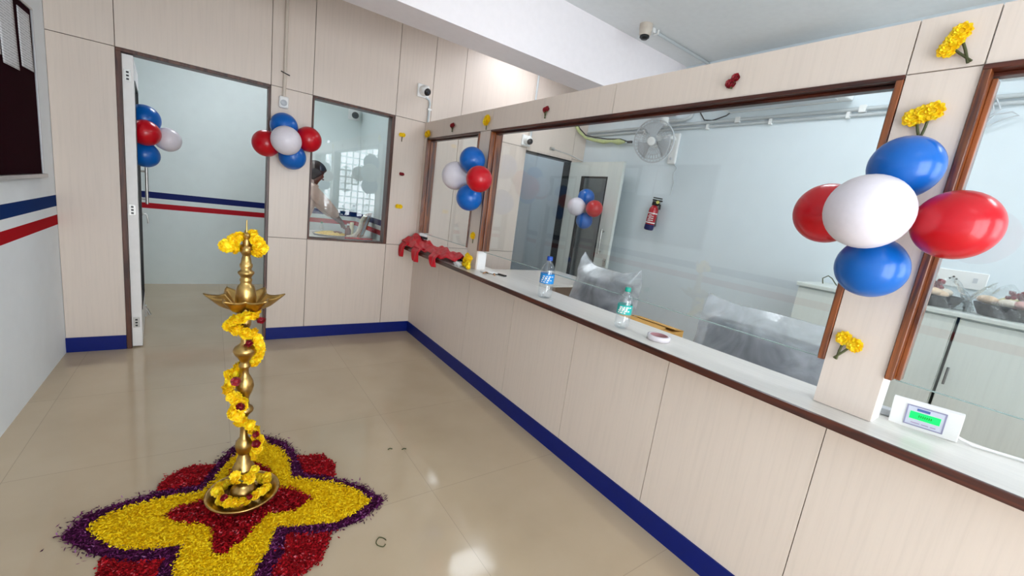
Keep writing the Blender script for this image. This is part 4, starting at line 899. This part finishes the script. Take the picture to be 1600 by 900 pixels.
def skinned(name, V, E_, Rr, m, parent, root=0, sub=2):
    o0 = Vector(ORG[parent]); me = bpy.data.meshes.new(name); me.from_pydata([tuple(Vector(v)-o0) for v in V], E_, []); me.materials.append(m)
    o = bpy.data.objects.new(name, me); COL.objects.link(o); o.parent = parent; ORG[o] = tuple(o0)
    o.modifiers.new('skin','SKIN')
    sv = me.skin_vertices[0].data if me.skin_vertices else None
    if sv is None:
        bm = bmesh.new(); bm.from_mesh(me); bm.verts.layers.skin.verify(); bm.to_mesh(me); bm.free(); sv = me.skin_vertices[0].data
    for i, r in enumerate(Rr): sv[i].radius = r if isinstance(r, tuple) else (r,r); sv[i].use_root = (i == root)
    o.modifiers['skin'].use_smooth_shade = True
    md = o.modifiers.new('sub','SUBSURF'); md.levels = sub; md.render_levels = sub
    return o
person = thing('person', (-1.0,.76,0), 'person in a peach shirt with dark hair leaning over the table in the rear room', 'person')
V, E_, Rr = [], [], []
def nd(p, r, par=None):
    V.append(p); Rr.append(r); i = len(V)-1
    if par is not None: E_.append((par, i))
    return i
pv = nd((-1.02,.80,.93),(.115,.14)); wa = nd((-.985,.80,1.07),(.10,.125),pv); ch = nd((-.92,.80,1.24),(.11,.145),wa); nb = nd((-.875,.80,1.345),(.07,.09),ch)
nk = nd((-.845,.80,1.395),.052,nb); jw = nd((-.815,.80,1.452),.070,nk); hd = nd((-.80,.80,1.512),.086,jw); cr = nd((-.805,.80,1.558),.062,hd)
no = nd((-.722,.80,1.470),.013,jw)
def hand(w, d, up, side, par):
    d = Vector(d).normalized(); side = Vector(side).normalized(); up = Vector(up).normalized(); w = Vector(w)
    pm = nd(tuple(w + d*.045), (.030,.017), par)
    for k, (s, L, r) in enumerate(((-.030,.058,.0085),(-.010,.070,.0088),(.011,.066,.0085),(.030,.052,.0075))):
        a = w + d*.085 + side*s; f1 = nd(tuple(a), r*1.05, pm); f2 = nd(tuple(a + d*L*.55 - up*.010), r, f1); nd(tuple(a + d*L - up*.030), r*.85, f2)
    th = nd(tuple(w + d*.03 - side*.036 - up*.006), .010, pm); nd(tuple(w + d*.07 - side*.052 - up*.022), .0088, th)
for sg, sh, el, wr in ((-1,(-.865,.655,1.315),(-.685,.70,1.165),(-.545,.86,1.045)),(1,(-.865,.945,1.315),(-.70,1.02,1.16),(-.53,1.06,1.03))):
    s = nd(sh,.056,nb); e = nd(el,.042,s); f = nd(tuple((Vector(el)+Vector(wr))/2),.038,e); w = nd(wr,.025,f)
    d = Vector(wr)-Vector(el); hand(wr, d, (.25,0,1), (.4*1,-1*1,0) if sg < 0 else (-.4,1,0), w)
for sg in (-1,1):
    h = nd((-1.02,.80+sg*.10,.86),.088,pv); k = nd((-.985,.80+sg*.105,.48),.058,h); c = nd((-1.02,.80+sg*.105,.33),.056,k); a = nd((-1.04,.80+sg*.105,.085),.036,c); nd((-.90,.80+sg*.12,.036),(.034,.036),a)
skinned('body', V, E_, Rr, M['skin'], person)
for sg in (-1,1):
    MB().ell((-.815,.80+sg*.088,1.487),(.020,.010,.031)).build('ear', M['skin'], person)
    MB().ell((-.738,.80+sg*.032,1.497),(.010,.012,.009)).build('eye', M['black'], person)
MB().ell((-.731,.80,1.437),(.010,.026,.007)).build('mouth', mat('lips',(120,64,58),.05,rough=.5), person)
hm = MB(); RH = dirmat((-.62,0,.78))
def hair(u, v):
    q = 2*PI*u; h = PI*.64*v + .02
    k = 1 + .015*math.sin(13*q)*v
    d = RH @ Vector((math.sin(h)*math.cos(q)*k, math.sin(h)*math.sin(q)*k, math.cos(h)))
    return (-.812 + .106*d.x, .80 + .100*d.y, 1.508 + .106*d.z)
hm.grid(hair, 40, 16).build('hair', M['hair'], person, solid=.014)
MB().tube([(-.848 + .066*math.cos(2*PI*k/24), .80 + .070*math.sin(2*PI*k/24), 1.385 - .022*math.cos(2*PI*k/24)) for k in range(24)], .012, 8, closed=True).build('collar', M['shirt'], person)
SV = [(-1.03,.80,.86),(-1.0,.80,1.0),(-.955,.80,1.14),(-.92,.80,1.25),(-.88,.80,1.34),(-.862,.80,1.375),(-.865,.645,1.318),(-.685,.695,1.168),(-.57,.825,1.068),(-.865,.955,1.318),(-.70,1.02,1.163),(-.56,1.052,1.055)]
SE = [(0,1),(1,2),(2,3),(3,4),(4,5),(4,6),(6,7),(7,8),(4,9),(9,10),(10,11)]
SR = [(.145,.165),(.13,.155),(.125,.155),(.13,.165),(.088,.11),.066,.072,.060,.046,.072,.060,.046]
skinned('shirt', SV, SE, SR, M['shirt'], person)
TV = [(-1.02,.80,.93)]; TE = []; TR = [(.128,.152)]
for sg in (-1,1):
    o = len(TV); TV += [(-1.02,.80+sg*.10,.84),(-.985,.80+sg*.105,.48),(-1.02,.80+sg*.105,.33),(-1.04,.80+sg*.105,.09)]; TR += [.10,.072,.068,.06]; TE += [(0,o),(o,o+1),(o+1,o+2),(o+2,o+3)]
skinned('trousers', TV, TE, TR, M['trouser'], person)

# ------------------------------------------------------------------ lights, sky, camera
def led(x, y, s, power, label, z=ZC, col=(244,248,255)):
    t = thing('ceiling_light', (x,y,z), label, 'ceiling light')
    h = s/2; g = MB()
    for a,b,c_,d in ((x-h,x+h,y-h,y-h+.02),(x-h,x+h,y+h-.02,y+h),(x-h,x-h+.02,y-h+.02,y+h-.02),(x+h-.02,x+h,y-h+.02,y+h-.02)): g.box((a,c_,z-.015),(b,d,z))
    g.build('frame', M['white_pl'], t)
    MB().box((x-h+.02,y-h+.02,z-.010),(x+h-.02,y+h-.02,z-.002)).build('diffuser', emissive('lit_diffuser', col, power), t)
led(.92,-.47,.6,6,'lit square ceiling panel in the enclosure, between the beam and the panelled wall')
led(1.15,-4.75,.6,11,'lit square ceiling panel over the enclosure, nearer the street side')
led(1.0,-2.87,.6,11,'added fill light panel above the enclosure, out of view, midway along the counter')  # extra panel added out of view to brighten the teller enclosure
led(1.5,.8,.6,6,'added fill light panel out of view in the grey store room')  # unseen panel added to lift the grey view through the inner doorway
led(-1.3,1.15,.6,14,'lit square ceiling panel in the rear room')
led(-1.25,-4.9,.6,.9,'dimly lit square ceiling panel of the lobby, behind the viewer')
w = bpy.data.worlds.new('daylight'); scene.world = w; w.use_nodes = True
bg = w.node_tree.nodes['Background']; bg.inputs['Color'].default_value = (.88,.94,1,1); bg.inputs['Strength'].default_value = 6.2
def portal(x0, x1, z0, z1):
    l = bpy.data.lights.new('daylight_portal','AREA'); l.shape = 'RECTANGLE'; l.size = x1-x0; l.size_y = z1-z0; l.cycles.is_portal = True
    o = bpy.data.objects.new('daylight_portal', l); COL.objects.link(o); o.location = ((x0+x1)/2, YF-.11, (z0+z1)/2); o.rotation_euler = (PI/2,0,0)
portal(ex0,ex1,0,ez); portal(.41,wx1,wz0,wz1)
cam = bpy.data.cameras.new('camera'); co = bpy.data.objects.new('camera', cam); COL.objects.link(co)
r = Vector((0.81076199,-0.57023489,0.13227683)); u = Vector((0.00185184,0.2284664,0.97355004)); f = Vector((0.58537301,0.78907241,-0.18628786))
co.matrix_world = Matrix(((r.x,u.x,-f.x,-1.6838),(r.y,u.y,-f.y,-4.0204),(r.z,u.z,-f.z,1.4088),(0,0,0,1)))
cam.sensor_width = 36; cam.lens = 652.012/1600*36; cam.clip_start = .02
scene.camera = co
scene.view_settings.view_transform = 'Standard'; scene.view_settings.look = 'None'; scene.view_settings.gamma = 1; scene.view_settings.use_curve_mapping = False
scene.view_settings.exposure = 0.52
c = scene.cycles
c.use_denoising = True; c.max_bounces = 10; c.diffuse_bounces = 5; c.glossy_bounces = 4; c.transparent_max_bounces = 24; c.transmission_bounces = 6
c.sample_clamp_indirect = 8; c.caustics_reflective = False; c.caustics_refractive = False
try: c.denoiser = 'OPENIMAGEDENOISE'
except Exception: pass
bpy.context.view_layer.update()
